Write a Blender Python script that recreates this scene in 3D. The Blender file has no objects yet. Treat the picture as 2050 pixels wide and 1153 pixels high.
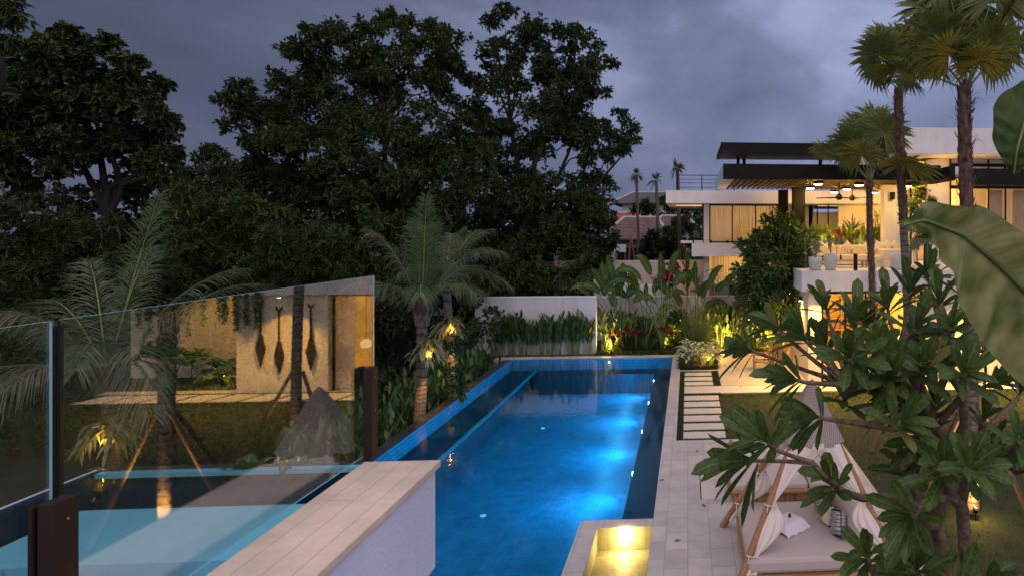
import bpy, math, random
import numpy as np
from mathutils import Vector, Matrix
R = math.radians
random.seed(7); rng = np.random.default_rng(7)
scene = bpy.context.scene
C = scene.collection

# ------------------------------------------------------------------ camera
TH = math.atan(99/1300); CT, ST = math.cos(TH), math.sin(TH); HC = 5.45
cam_d = bpy.data.cameras.new('camera'); cam = bpy.data.objects.new('camera', cam_d); C.objects.link(cam)
cam.location = (0, 0, HC); cam.rotation_euler = (R(90), 0, -TH)
cam_d.sensor_width = 36; cam_d.lens = 1300/2050*36
cam_d.shift_x = (1025-1476)/2050; cam_d.shift_y = -(576.5-462)/2050
cam_d.clip_start = 0.05; cam_d.clip_end = 2000
scene.camera = cam

# ------------------------------------------------------------------ world: overcast dusk sky, brighter behind the camera
world = bpy.data.worlds.new('World'); scene.world = world; world.use_nodes = True
wt = world.node_tree; wn, wl = wt.nodes, wt.links; wn.clear()
def wN(t, **k):
    n = wn.new(t)
    for a, b in k.items(): setattr(n, a, b)
    return n
tc = wN('ShaderNodeTexCoord'); sep = wN('ShaderNodeSeparateXYZ'); wl.new(tc.outputs['Generated'], sep.inputs[0])
mp = wN('ShaderNodeMapping'); mp.inputs['Scale'].default_value = (1.5, 1.5, 2.7); mp.inputs['Location'].default_value = (.35, .1, .15)
wl.new(tc.outputs['Generated'], mp.inputs[0])
no = wN('ShaderNodeTexNoise'); no.inputs['Scale'].default_value = 2.1; no.inputs['Detail'].default_value = 7; no.inputs['Roughness'].default_value = .52; no.inputs['Distortion'].default_value = .35
wl.new(mp.outputs[0], no.inputs['Vector'])
cr = wN('ShaderNodeValToRGB'); wl.new(no.outputs['Fac'], cr.inputs[0])
cr.color_ramp.elements[0].position = .30; cr.color_ramp.elements[0].color = (.075, .098, .172, 1)
cr.color_ramp.elements[1].position = .66; cr.color_ramp.elements[1].color = (.30, .34, .54, 1)
e = cr.color_ramp.elements.new(.43); e.color = (.138, .168, .280, 1)
e = cr.color_ramp.elements.new(.53); e.color = (.18, .208, .34, 1)
# brighter towards +x, and strongly brighter behind the camera and overhead
def wmath(op, a, b, clamp=False):
    n = wN('ShaderNodeMath', operation=op, use_clamp=clamp)
    for i, v in enumerate((a, b)):
        if isinstance(v, (int, float)): n.inputs[i].default_value = v
        else: wl.new(v, n.inputs[i])
    return n.outputs[0]
gx = wmath('MULTIPLY_ADD', sep.outputs['X'], .75)
gx.node.inputs[2].default_value = .97
warmz = wN('ShaderNodeMapRange'); wl.new(sep.outputs['Z'], warmz.inputs[0]); warmz.inputs[1].default_value = 0; warmz.inputs[2].default_value = .3
warmz.inputs[3].default_value = 1; warmz.inputs[4].default_value = 0
hor = wN('ShaderNodeMix', data_type='RGBA'); hor.inputs['B'].default_value = (.185, .20, .325, 1)
wl.new(wmath('MULTIPLY', warmz.outputs[0], .55), hor.inputs['Factor']); wl.new(cr.outputs[0], hor.inputs['A'])
sc1 = wN('ShaderNodeVectorMath', operation='SCALE'); wl.new(hor.outputs['Result'], sc1.inputs[0]); wl.new(gx, sc1.inputs['Scale'])
back = wN('ShaderNodeMapRange', interpolation_type='SMOOTHSTEP'); wl.new(wmath('ADD', wmath('MULTIPLY', sep.outputs['Y'], -.72), wmath('MULTIPLY', sep.outputs['Z'], .85)), back.inputs[0])
back.inputs[1].default_value = 0; back.inputs[2].default_value = 1.1
glow = wN('ShaderNodeVectorMath', operation='SCALE'); glow.inputs[0].default_value = (1.08, .92, .90); wl.new(back.outputs[0], glow.inputs['Scale'])
add = wN('ShaderNodeVectorMath', operation='ADD'); wl.new(sc1.outputs[0], add.inputs[0]); wl.new(glow.outputs[0], add.inputs[1])
bg = wN('ShaderNodeBackground'); wl.new(add.outputs[0], bg.inputs[0]); bg.inputs[1].default_value = 1.04
wo = wN('ShaderNodeOutputWorld'); wl.new(bg.outputs[0], wo.inputs[0])

# last skylight of dusk, very soft, from behind the camera
sd = bpy.data.lights.new('dusk_light', 'SUN'); sd.energy = .22; sd.angle = R(50); sd.color = (1, .86, .93)
so = bpy.data.objects.new('dusk_light', sd); C.objects.link(so); so.rotation_euler = (R(40), 0, R(-14))
scene.view_settings.view_transform = 'Standard'; scene.view_settings.look = 'None'
scene.view_settings.exposure = 0; scene.view_settings.gamma = 1
scene.cycles.use_denoising = True
scene.cycles.max_bounces = 8; scene.cycles.transparent_max_bounces = 12
scene.cycles.sample_clamp_indirect = 4; scene.cycles.sample_clamp_direct = 30
scene.cycles.caustics_reflective = False; scene.cycles.caustics_refractive = False

# ------------------------------------------------------------------ measuring helpers (photo pixel -> world point)
def G(px, py, Z=0.0):
    zc = 1300*(HC-Z)/(py-462); xc = (px-1476)/1300*zc
    return Vector((xc*CT+zc*ST, -xc*ST+zc*CT, Z))
def A(px, py, Y):
    t = (px-1476)/1300; zc = Y/(CT-t*ST); xc = t*zc
    return Vector((xc*CT+zc*ST, Y, HC-(py-462)*zc/1300))
def D(px, py, d):                       # point at camera depth d
    return A(px, py, d*(CT-(px-1476)/1300*ST))

# ------------------------------------------------------------------ mesh builder
def nrm(v): return v/np.maximum(np.linalg.norm(v, axis=-1, keepdims=True), 1e-9)
class MB:
    def __init__(s): s.V = []; s.U = []; s.F = []; s.n = 0
    def add(s, V, F, mi=0, U=None, smooth=False):
        V = np.asarray(V, float).reshape(-1, 3)
        s.V.append(V); s.U.append(np.asarray(U, float) if U is not None else np.zeros((len(V), 2)))
        F = np.asarray(F, int); s.F.append((F+s.n, mi, smooth)); s.n += len(V); return s
    def box(s, x0, y0, z0, x1, y1, z1, mi=0):
        V = [(x, y, z) for z in (z0, z1) for y in (y0, y1) for x in (x0, x1)]
        return s.add(V, [(0, 2, 3, 1), (4, 5, 7, 6), (0, 1, 5, 4), (2, 6, 7, 3), (0, 4, 6, 2), (1, 3, 7, 5)], mi)
    def obox(s, c, size, M=None, mi=0):
        h = np.array(size)/2; V = np.array([(x, y, z) for z in (-1, 1) for y in (-1, 1) for x in (-1, 1)], float)*h
        if M is not None: V = V @ np.array(M.to_3x3()).T
        V += np.array(c)
        return s.add(V, [(0, 2, 3, 1), (4, 5, 7, 6), (0, 1, 5, 4), (2, 6, 7, 3), (0, 4, 6, 2), (1, 3, 7, 5)], mi)
    def tube(s, pts, rad, n=8, mi=0, cap=True, squash=1.0):
        P = np.array([tuple(p) for p in pts], float); m = len(P)
        rad = np.full(m, rad, float) if np.isscalar(rad) else np.array(rad, float)
        T = np.gradient(P, axis=0); T = nrm(T)
        ref = np.array((0, 0, 1.)) if abs(T[:, 2]).mean() < .8 else np.array((1., 0, 0))
        S = nrm(np.cross(T, ref)); B = np.cross(S, T)
        a = np.arange(n)*2*np.pi/n
        V = P[:, None, :]+rad[:, None, None]*(np.cos(a)[None, :, None]*S[:, None, :]+squash*np.sin(a)[None, :, None]*B[:, None, :])
        F = [(i*n+j, i*n+(j+1) % n, (i+1)*n+(j+1) % n, (i+1)*n+j) for i in range(m-1) for j in range(n)]
        U = np.stack([np.tile(a/6.283, m), np.repeat(np.linspace(0, 1, m), n)], 1)
        s.add(V, F, mi, U, True)
        if cap:
            for i in (0, m-1):
                s.add(np.vstack([V[i], P[i]]), [(j, (j+1) % n, n) for j in range(n)], mi)
        return s
    def lathe(s, prof, loc=(0, 0, 0), n=20, mi=0):
        pr = np.array(prof, float); a = np.arange(n)*2*np.pi/n; m = len(pr)
        V = np.stack([pr[:, 0:1]*np.cos(a), pr[:, 0:1]*np.sin(a), np.repeat(pr[:, 1:2], n, 1)], -1)+np.array(loc)
        F = [(i*n+j, i*n+(j+1) % n, (i+1)*n+(j+1) % n, (i+1)*n+j) for i in range(m-1) for j in range(n)]
        return s.add(V, F, mi, None, True)
    def grid(s, V, mi=0, smooth=True):     # V (a,b,3)
        V = np.asarray(V, float); a, b = V.shape[:2]
        F = [(i*b+j, i*b+j+1, (i+1)*b+j+1, (i+1)*b+j) for i in range(a-1) for j in range(b-1)]
        u, v = np.meshgrid(np.linspace(0, 1, b), np.linspace(0, 1, a))
        return s.add(V, F, mi, np.stack([u.ravel(), v.ravel()], 1), smooth)
    def leaves(s, base, d, up, L, W, droop=0., nseg=3, prof='lance', fold=.12, mi=0, lobe=None):
        base = np.atleast_2d(base).astype(float); N = len(base)
        d = nrm(np.broadcast_to(np.atleast_2d(d), (N, 3)).astype(float)); up = np.broadcast_to(np.atleast_2d(up), (N, 3)).astype(float)
        L = np.broadcast_to(L, (N,)).astype(float); W = np.broadcast_to(W, (N,)).astype(float); droop = np.broadcast_to(droop, (N,)).astype(float)
        if nseg == 1:
            side = nrm(np.cross(d, up)); up2 = np.cross(side, d)
            t = np.array((0, .55, 1.)); mid = base+d*L[:, None]*.5+up2*(L*fold)[:, None]
            V = np.stack([base, mid+side*W[:, None]*.5, base+d*L[:, None]-np.array((0, 0, 1))*(droop*L)[:, None], mid-side*W[:, None]*.5], 1)
            U = np.tile(np.array([(.5, 0), (1, .5), (.5, 1), (0, .5)]), (N, 1))
            return s.add(V.reshape(-1, 3), np.arange(4*N).reshape(-1, 4), mi, U)
        t = np.linspace(0, 1, nseg+1)
        w = {'lance': lambda t: np.sin(np.pi*np.clip(t, 0, 1)**.75), 'plum': lambda t: 1.75*(t**.9)*np.clip(1-t, 0, 1)**.42,
             'strap': lambda t: np.clip(np.minimum(t*9+.35, (1-t)*2.2), 0, 1), 'broad': lambda t: np.sin(np.pi*np.clip(t, 0, 1)**.62)**.8,
             'fan': lambda t: np.clip(np.minimum(t*1.75+.03, (1-t)*1.75+.015), 0, 1)}[prof](t)
        w = np.clip(w, .02, 1.2)
        z = np.array((0, 0, 1.))
        P = base[:, None]+d[:, None]*(L[:, None]*t)[..., None]-z*(droop[:, None]*L[:, None]*t**2)[..., None]
        T = nrm(np.gradient(P, axis=1)); side = nrm(np.cross(T, up[:, None])); u2 = np.cross(side, T)
        hw = (W[:, None]*.5*w)[..., None]
        V = np.stack([P-side*hw+u2*hw*fold*2, P, P+side*hw+u2*hw*fold*2], 2)   # N,nseg+1,3,3
        M = nseg+1
        base_i = (np.arange(N)*M*3)[:, None, None]
        k = (np.arange(nseg)*3)[None, :, None]
        q = np.array([[0, 1, 4, 3], [1, 2, 5, 4]]).reshape(1, 1, 8)
        F = (base_i+k+q).reshape(-1, 4)
        U = np.tile(np.stack([np.tile((0, .5, 1), M), np.repeat(t, 3)], 1), (N, 1))
        return s.add(V.reshape(-1, 3), F, mi, U, True)
    def build(s, name, mats, parent=None, loc=(0, 0, 0), bevel=0, local=None):
        V = np.concatenate(s.V); U = np.concatenate(s.U)
        if local is not None: V = V-np.array(tuple(local))
        lt, ll, mi, sm = [], [], [], []
        for F, m, sf in s.F:
            if len(F) == 0: continue
            lt.append(np.full(len(F), F.shape[1])); ll.append(F.ravel()); mi.append(np.full(len(F), m)); sm.append(np.full(len(F), sf))
        lt = np.concatenate(lt); ll = np.concatenate(ll); mi = np.concatenate(mi); sm = np.concatenate(sm)
        me = bpy.data.meshes.new(name)
        me.vertices.add(len(V)); me.vertices.foreach_set('co', V.ravel())
        me.loops.add(len(ll)); me.loops.foreach_set('vertex_index', ll)
        me.polygons.add(len(lt)); me.polygons.foreach_set('loop_start', np.concatenate([[0], np.cumsum(lt)[:-1]])); me.polygons.foreach_set('loop_total', lt)
        me.polygons.foreach_set('material_index', mi); me.polygons.foreach_set('use_smooth', sm)
        uv = me.uv_layers.new(name='UVMap'); uv.data.foreach_set('uv', U[ll].ravel())
        me.update(); me.validate()
        if not isinstance(mats, (list, tuple)): mats = [mats]
        for m in mats: me.materials.append(m)
        o = bpy.data.objects.new(name, me); C.objects.link(o); o.location = loc
        if parent is not None: o.parent = parent
        if bevel:
            b = o.modifiers.new('bevel', 'BEVEL'); b.width = bevel; b.segments = 2; b.limit_method = 'ANGLE'; b.angle_limit = R(40)
        return o

def tag(o, label=None, cat=None, group=None, kind=None):
    if label: o['label'] = label
    if cat: o['category'] = cat
    if group: o['group'] = group
    if kind: o['kind'] = kind
    return o
def thing(name, label, cat, loc=(0, 0, 0), group=None, rz=0):
    o = bpy.data.objects.new(name, None); C.objects.link(o); o.location = tuple(loc); o.rotation_euler = (0, 0, rz); o.empty_display_size = .2
    return tag(o, label, cat, group)
def dup(root, loc, rz=0, label=None, sc=1.0, group=None):
    def cp(o, p):
        c = o.copy(); C.objects.link(c); c.parent = p
        for ch in o.children: cp(ch, c)
        return c
    r = cp(root, None); r.location = tuple(loc); r.rotation_euler = (0, 0, rz); r.scale = (sc,)*3
    if label: r['label'] = label
    if group: r['group'] = group
    return r
def light(name, kind, loc, energy, color, parent=None, radius=.05, rot=None, spot=None, blend=.6, target=None, size=None):
    l = bpy.data.lights.new(name, kind); l.energy = energy; l.color = color
    if kind in ('POINT', 'SPOT'): l.shadow_soft_size = radius
    if kind == 'SPOT': l.spot_size = R(spot); l.spot_blend = blend
    if kind == 'AREA' and size: l.shape = 'RECTANGLE'; l.size, l.size_y = size
    o = bpy.data.objects.new(name, l); C.objects.link(o); o.location = tuple(loc)
    if target is not None: o.rotation_euler = (Vector(target)-Vector(loc)).to_track_quat('-Z', 'Y').to_euler()
    elif rot: o.rotation_euler = rot
    if parent is not None: o.parent = parent
    return o
WARM = (1, .54, .11); WARM2 = (1, .53, .08)

# ------------------------------------------------------------------ materials
def newmat(name):
    m = bpy.data.materials.new(name); m.use_nodes = True; nt = m.node_tree; nt.nodes.clear()
    out = nt.nodes.new('ShaderNodeOutputMaterial'); return m, nt, out
def mk(nt, t, ins=None, **k):
    n = nt.nodes.new(t)
    for a, b in k.items(): setattr(n, a, b)
    for a, b in (ins or {}).items():
        if isinstance(b, bpy.types.NodeSocket): nt.links.new(b, n.inputs[a])
        else: n.inputs[a].default_value = b
    return n
def c4(c): return (*c, 1)
def mat(name, c1, c2=None, scale=3., rough=.6, bump=0., bscale=40., spec=.4, metal=0, stretch=(1, 1, 1), coord='Object', detail=5):
    m, nt, out = newmat(name)
    p = mk(nt, 'ShaderNodeBsdfPrincipled', {'Roughness': rough, 'Metallic': metal, 'Specular IOR Level': spec})
    tcn = mk(nt, 'ShaderNodeTexCoord'); mpn = mk(nt, 'ShaderNodeMapping', {'Vector': tcn.outputs[coord], 'Scale': stretch})
    if c2 is None: c2 = tuple(x*.82 for x in c1)
    nz = mk(nt, 'ShaderNodeTexNoise', {'Vector': mpn.outputs[0], 'Scale': scale, 'Detail': detail, 'Roughness': .6})
    rp = mk(nt, 'ShaderNodeValToRGB', {0: nz.outputs['Fac']}); rp.color_ramp.elements[0].position = .32; rp.color_ramp.elements[1].position = .68
    rp.color_ramp.elements[0].color = c4(c2); rp.color_ramp.elements[1].color = c4(c1)
    nt.links.new(rp.outputs[0], p.inputs['Base Color'])
    if bump:
        nb = mk(nt, 'ShaderNodeTexNoise', {'Vector': mpn.outputs[0], 'Scale': bscale, 'Detail': 4})
        b = mk(nt, 'ShaderNodeBump', {'Height': nb.outputs['Fac'], 'Strength': bump, 'Distance': .02}); nt.links.new(b.outputs[0], p.inputs['Normal'])
    nt.links.new(p.outputs[0], out.inputs[0]); return m
def leafmat(name, c1, c2, rib=(.16, .2, .06), ribw=.035, trans=.22, rough=.42, scale=1.2, veins=0, stripe=None, spec=.4):
    m, nt, out = newmat(name)
    tcn = mk(nt, 'ShaderNodeTexCoord')
    nz = mk(nt, 'ShaderNodeTexNoise', {'Vector': tcn.outputs['Object'], 'Scale': scale, 'Detail': 4, 'Roughness': .65})
    nz2 = mk(nt, 'ShaderNodeTexNoise', {'Vector': tcn.outputs['Object'], 'Scale': scale*9, 'Detail': 2})
    mx = mk(nt, 'ShaderNodeMath', {0: nz.outputs['Fac'], 1: nz2.outputs['Fac']}, operation='ADD')
    rp = mk(nt, 'ShaderNodeValToRGB', {0: mk(nt, 'ShaderNodeMath', {0: mx.outputs[0], 1: .5}, operation='MULTIPLY').outputs[0]})
    rp.color_ramp.elements[0].position = .40; rp.color_ramp.elements[1].position = .60
    rp.color_ramp.elements[0].color = c4(c2); rp.color_ramp.elements[1].color = c4(c1)
    sp = mk(nt, 'ShaderNodeSeparateXYZ', {0: tcn.outputs['UV']})
    du = mk(nt, 'ShaderNodeMath', {0: mk(nt, 'ShaderNodeMath', {0: sp.outputs[0], 1: .5}, operation='SUBTRACT').outputs[0]}, operation='ABSOLUTE')
    ribm = mk(nt, 'ShaderNodeMapRange', {0: du.outputs[0], 1: ribw*.5, 2: ribw, 3: 1., 4: 0.})
    col = mk(nt, 'ShaderNodeMix', {'Factor': ribm.outputs[0], 'A': rp.outputs[0], 'B': c4(rib)}, data_type='RGBA').outputs['Result']
    if stripe:
        st = mk(nt, 'ShaderNodeMapRange', {0: mk(nt, 'ShaderNodeMath', {0: du.outputs[0], 1: nz2.outputs['Fac']}, operation='MULTIPLY').outputs[0], 1: .10, 2: .17, 3: 1., 4: 0.})
        col = mk(nt, 'ShaderNodeMix', {'Factor': st.outputs[0], 'A': col, 'B': c4(stripe)}, data_type='RGBA').outputs['Result']
    p = mk(nt, 'ShaderNodeBsdfPrincipled', {'Roughness': rough, 'Specular IOR Level': spec, 'Base Color': col})
    if veins:
        ph = mk(nt, 'ShaderNodeMath', {0: mk(nt, 'ShaderNodeMath', {0: sp.outputs[1], 1: veins}, operation='MULTIPLY').outputs[0], 1: mk(nt, 'ShaderNodeMath', {0: du.outputs[0], 1: -9.}, operation='MULTIPLY').outputs[0]}, operation='ADD')
        sn = mk(nt, 'ShaderNodeMath', {0: ph.outputs[0]}, operation='SINE')
        b = mk(nt, 'ShaderNodeBump', {'Height': sn.outputs[0], 'Strength': .22, 'Distance': .003}); nt.links.new(b.outputs[0], p.inputs['Normal'])
        vm = mk(nt, 'ShaderNodeMapRange', {0: sn.outputs[0], 1: .7, 2: 1., 3: 0., 4: .16})
        c_ = mk(nt, 'ShaderNodeMix', {'Factor': vm.outputs[0], 'A': col, 'B': c4(rib)}, data_type='RGBA').outputs['Result']
        nt.links.new(c_, p.inputs['Base Color'])
    tr = mk(nt, 'ShaderNodeBsdfTranslucent', {'Color': col})
    ms = mk(nt, 'ShaderNodeMixShader', {0: trans, 1: p.outputs[0], 2: tr.outputs[0]})
    nt.links.new(ms.outputs[0], out.inputs[0]); return m
def emit(name, col, s):
    m, nt, out = newmat(name); nt.links.new(mk(nt, 'ShaderNodeEmission', {'Color': c4(col), 'Strength': s}).outputs[0], out.inputs[0]); return m
def brick(name, c1, c2, mortar, bw, rh, ms=.006, off=.5, rough=.6, scale=1., wear=.25, spec=.4, bump=.25, vec='Object', rot=0, axes='XYZ'):
    m, nt, out = newmat(name); tcn = mk(nt, 'ShaderNodeTexCoord'); sx = mk(nt, 'ShaderNodeSeparateXYZ', {0: tcn.outputs[vec]})
    cx = mk(nt, 'ShaderNodeCombineXYZ', {i: sx.outputs[a] for i, a in enumerate(axes)}); mp_ = mk(nt, 'ShaderNodeMapping', {'Vector': cx.outputs[0], 'Rotation': (0, 0, rot)})
    b = mk(nt, 'ShaderNodeTexBrick', {'Vector': mp_.outputs[0], 'Color1': c4(c1), 'Color2': c4(c2), 'Mortar': c4(mortar), 'Scale': scale, 'Mortar Size': ms, 'Brick Width': bw, 'Row Height': rh}, offset=off)
    nz = mk(nt, 'ShaderNodeTexNoise', {'Vector': tcn.outputs['Object'], 'Scale': 2.2, 'Detail': 8, 'Roughness': .7})
    mr = mk(nt, 'ShaderNodeMapRange', {0: nz.outputs['Fac'], 1: .3, 2: .7, 3: 1-wear, 4: 1+wear*.4})
    vs = mk(nt, 'ShaderNodeVectorMath', {0: b.outputs[0], 'Scale': mr.outputs[0]}, operation='SCALE')
    p = mk(nt, 'ShaderNodeBsdfPrincipled', {'Base Color': vs.outputs[0], 'Roughness': rough, 'Specular IOR Level': spec})
    inv = mk(nt, 'ShaderNodeMath', {0: 1., 1: b.outputs['Fac']}, operation='SUBTRACT')
    bp = mk(nt, 'ShaderNodeBump', {'Height': inv.outputs[0], 'Strength': bump, 'Distance': .01}); nt.links.new(bp.outputs[0], p.inputs['Normal'])
    nt.links.new(p.outputs[0], out.inputs[0]); return m
def schlick(nt, f0, normal=None):
    g = mk(nt, 'ShaderNodeNewGeometry'); d = mk(nt, 'ShaderNodeVectorMath', {0: normal or g.outputs['Normal'], 1: g.outputs['Incoming']}, operation='DOT_PRODUCT')
    c = mk(nt, 'ShaderNodeMath', {0: 1., 1: mk(nt, 'ShaderNodeMath', {0: d.outputs['Value']}, operation='ABSOLUTE').outputs[0]}, operation='SUBTRACT', use_clamp=True)
    return mk(nt, 'ShaderNodeMath', {0: mk(nt, 'ShaderNodeMath', {0: c.outputs[0], 1: 5.}, operation='POWER').outputs[0], 1: 1-f0, 2: f0}, operation='MULTIPLY_ADD', use_clamp=True).outputs[0]
def glassmat(name, tint=(.93, .97, .96), ior=.05):
    m, nt, out = newmat(name)
    t = mk(nt, 'ShaderNodeBsdfTransparent', {'Color': c4(tint)}); g = mk(nt, 'ShaderNodeBsdfGlossy', {'Roughness': 0.0, 'Color': (1, 1, 1, 1)})
    ms = mk(nt, 'ShaderNodeMixShader', {0: schlick(nt, ior), 1: t.outputs[0], 2: g.outputs[0]}); nt.links.new(ms.outputs[0], out.inputs[0]); return m
def watermat(name, tint, bump=.12, ior=1.33, scale=5.):
    m, nt, out = newmat(name); tcn = mk(nt, 'ShaderNodeTexCoord')
    nz = mk(nt, 'ShaderNodeTexNoise', {'Vector': tcn.outputs['Object'], 'Scale': scale, 'Detail': 3, 'Distortion': .4})
    b = mk(nt, 'ShaderNodeBump', {'Height': nz.outputs['Fac'], 'Strength': bump, 'Distance': .02})
    t = mk(nt, 'ShaderNodeBsdfTransparent', {'Color': c4(tint)}); g = mk(nt, 'ShaderNodeBsdfGlossy', {'Roughness': .015, 'Normal': b.outputs[0]})
    ms = mk(nt, 'ShaderNodeMixShader', {0: schlick(nt, .022, b.outputs[0]), 1: t.outputs[0], 2: g.outputs[0]}); nt.links.new(ms.outputs[0], out.inputs[0]); return m
def fabric(name, c, trans=.3, rough=.9):
    m, nt, out = newmat(name); tcn = mk(nt, 'ShaderNodeTexCoord')
    nz = mk(nt, 'ShaderNodeTexNoise', {'Vector': tcn.outputs['Object'], 'Scale': 160., 'Detail': 2})
    mr = mk(nt, 'ShaderNodeMapRange', {0: nz.outputs['Fac'], 1: .3, 2: .7, 3: .86, 4: 1.05}); vs = mk(nt, 'ShaderNodeVectorMath', {0: c, 'Scale': mr.outputs[0]}, operation='SCALE')
    p = mk(nt, 'ShaderNodeBsdfPrincipled', {'Base Color': vs.outputs[0], 'Roughness': rough, 'Specular IOR Level': .15})
    bp = mk(nt, 'ShaderNodeBump', {'Height': nz.outputs['Fac'], 'Strength': .15, 'Distance': .004}); nt.links.new(bp.outputs[0], p.inputs['Normal'])
    tr = mk(nt, 'ShaderNodeBsdfTranslucent', {'Color': c4(c)})
    nt.links.new(mk(nt, 'ShaderNodeMixShader', {0: trans, 1: p.outputs[0], 2: tr.outputs[0]}).outputs[0], out.inputs[0]); return m

M = {}
def plaster(name, c, stain=.80, vert=1.0, bump=.3, bs=60):
    m, nt, out = newmat(name); tcn = mk(nt, 'ShaderNodeTexCoord')
    n1 = mk(nt, 'ShaderNodeTexNoise', {'Vector': mk(nt, 'ShaderNodeMapping', {'Vector': tcn.outputs['Object'], 'Scale': (3.2, 3.2, .35*vert)}).outputs[0], 'Scale': 1., 'Detail': 6, 'Roughness': .65})
    n2 = mk(nt, 'ShaderNodeTexNoise', {'Vector': tcn.outputs['Object'], 'Scale': .9, 'Detail': 5}); n3 = mk(nt, 'ShaderNodeTexNoise', {'Vector': tcn.outputs['Object'], 'Scale': float(bs), 'Detail': 4})
    a = mk(nt, 'ShaderNodeMapRange', {0: n1.outputs['Fac'], 1: .35, 2: .62, 3: stain, 4: 1.}); b = mk(nt, 'ShaderNodeMapRange', {0: n2.outputs['Fac'], 1: .3, 2: .7, 3: .92, 4: 1.04})
    v = mk(nt, 'ShaderNodeVectorMath', {0: c, 'Scale': mk(nt, 'ShaderNodeMath', {0: a.outputs[0], 1: b.outputs[0]}, operation='MULTIPLY').outputs[0]}, operation='SCALE')
    p = mk(nt, 'ShaderNodeBsdfPrincipled', {'Base Color': v.outputs[0], 'Roughness': .88, 'Specular IOR Level': .15}); bp = mk(nt, 'ShaderNodeBump', {'Height': n3.outputs['Fac'], 'Strength': bump, 'Distance': .01}); nt.links.new(bp.outputs[0], p.inputs['Normal'])
    nt.links.new(p.outputs[0], out.inputs[0]); return m
M['white'] = plaster('white_render', (.62, .585, .585), .92)
M['shadedwall'] = plaster('shaded_wall_render', (.50, .46, .455), .88)  # darker copy of the white render; the walls' shade sits in the colour
M['lavwhite'] = plaster('painted_parapet', (.66, .68, .86), .91, 2.5, .5, 45)
M['cream'] = mat('rough_cream_render', (.66, .56, .43), (.60, .51, .39), 3, .9, .35, 34, .2)
M['stone'] = mat('roof_stone', (.4, .38, .36), (.28, .27, .26), 9, .9, .4, 30)
M['deck'] = brick('limestone_paving', (.46, .42, .40), (.355, .33, .325), (.29, .27, .265), .62, .39, .008, rot=R(90), wear=.2)
M['patio'] = brick('patio_limestone', (.47, .42, .35), (.42, .375, .31), (.33, .29, .24), .9, .6, .006, wear=.15)
M['paver'] = mat('paver_stone', (.50, .45, .40), (.43, .39, .35), 3, .75, .15, 90)
M['coping'] = brick('board_marked_coping', (.74, .575, .45), (.68, .53, .415), (.50, .39, .30), 1.9, .123, .003, off=.4, rough=.7, wear=.3, rot=R(90))
M['darkstone'] = brick('dark_edge_tile', (.045, .05, .065), (.03, .034, .045), (.015, .015, .02), .3, .15, .01, rough=.22, spec=.6)
M['soil'] = mat('soil', (.035, .024, .016), (.015, .011, .008), 8, .95, .6, 30)
M['lawn'] = mat('lawn', (.032, .046, .010), (.016, .026, .006), 2.5, .9, .8, 160)
M['jungle_floor'] = mat('jungle_floor', (.02, .022, .012), (.008, .01, .006), 1, .95, .5, 10)
M['black'] = mat('black_steel', (.014, .011, .010), (.008, .007, .006), 6, .7, .05, 90, .12)
M['bronze'] = mat('bronze_bracket', (.030, .018, .013), (.02, .013, .010), 4, .6, .05, 60, .2)
M['darkwood'] = mat('dark_wood', (.07, .03, .017), (.03, .013, .008), 4, .7, .2, 30, stretch=(1, 12, 1))
M['teak'] = mat('teak', (.42, .22, .10), (.28, .13, .06), 6, .55, .2, 40, stretch=(1, 1, 8))
M['pole'] = mat('timber_pole', (.34, .17, .08), (.2, .095, .05), 7, .65, .3, 30, stretch=(6, 6, .6))
M['oak'] = mat('warm_wood_panel', (.40, .28, .17), (.25, .16, .09), 3, .5, .1, 30, stretch=(14, 1, .8))
M['mattress'] = fabric('taupe_canvas', (.42, .355, .33), .0)
M['cush'] = fabric('cream_cushion', (.62, .52, .40), .0)
M['sheer'] = fabric('sheer_curtain', (.72, .66, .60), .45)
M['muslin'] = fabric('muslin', (.84, .75, .70), .3)
M['linen'] = fabric('white_linen', (.74, .68, .74), .1)
M['stripe'] = None
M['pot'] = mat('concrete_pot', (.52, .49, .45), (.42, .40, .37), 5, .85, .3, 60)
M['glass'] = glassmat('balustrade_glass', (.96, .985, .98), .14)
M['glassedge'] = mat('glass_edge', (.35, .62, .70), (.30, .55, .65), 2, .25, 0, 40, .8)
M['wglass'] = glassmat('window_glass', (.98, .99, .98), .015)
M['water'] = watermat('pool_water', (.42, .80, .97), .16)
M['spawater'] = watermat('spa_water', (.92, .85, .6), .35, scale=9.)
M['tile'] = brick('pool_mosaic', (.016, .22, .37), (.013, .18, .32), (.010, .15, .27), .14, .14, .007, off=0, rough=.5, wear=.35)
M['tilewall'] = brick('pool_mosaic_wall', (.025, .28, .44), (.02, .23, .38), (.010, .12, .24), .12, .12, .012, off=0, rough=.5, wear=.1, axes='YZX')
M['tilewallx'] = brick('pool_mosaic_end_wall', (.025, .28, .44), (.02, .23, .38), (.010, .12, .24), .12, .12, .012, off=0, rough=.5, wear=.1, axes='XZY')
M['tiledark'] = brick('dark_pool_bench', (.018, .045, .075), (.014, .038, .065), (.01, .03, .05), .12, .12, .008, off=0, rough=.5, wear=.3)
M['tilelip'] = mat('pool_nosing', (.04, .34, .52), (.03, .28, .46), 6, .5)
M['tileaqua'] = mat('aqua_shelf', (.80, .70, .62), (.74, .64, .57), 1.5, .5, .1, 30)
M['spastone'] = brick('spa_stone', (.30, .28, .18), (.25, .235, .15), (.20, .19, .12), .14, .12, .006, rough=.6, wear=.25)
M['lens'] = emit('lamp_lens', (1, .72, .36), 60); M['lensdim'] = emit('downlight_lens', (1, .72, .38), 14); M['poolens'] = emit('pool_lamp_lens', (.35, .75, 1), 90)
M['shade'] = emit('lit_rattan', (1, .55, .2), 2.2)
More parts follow.
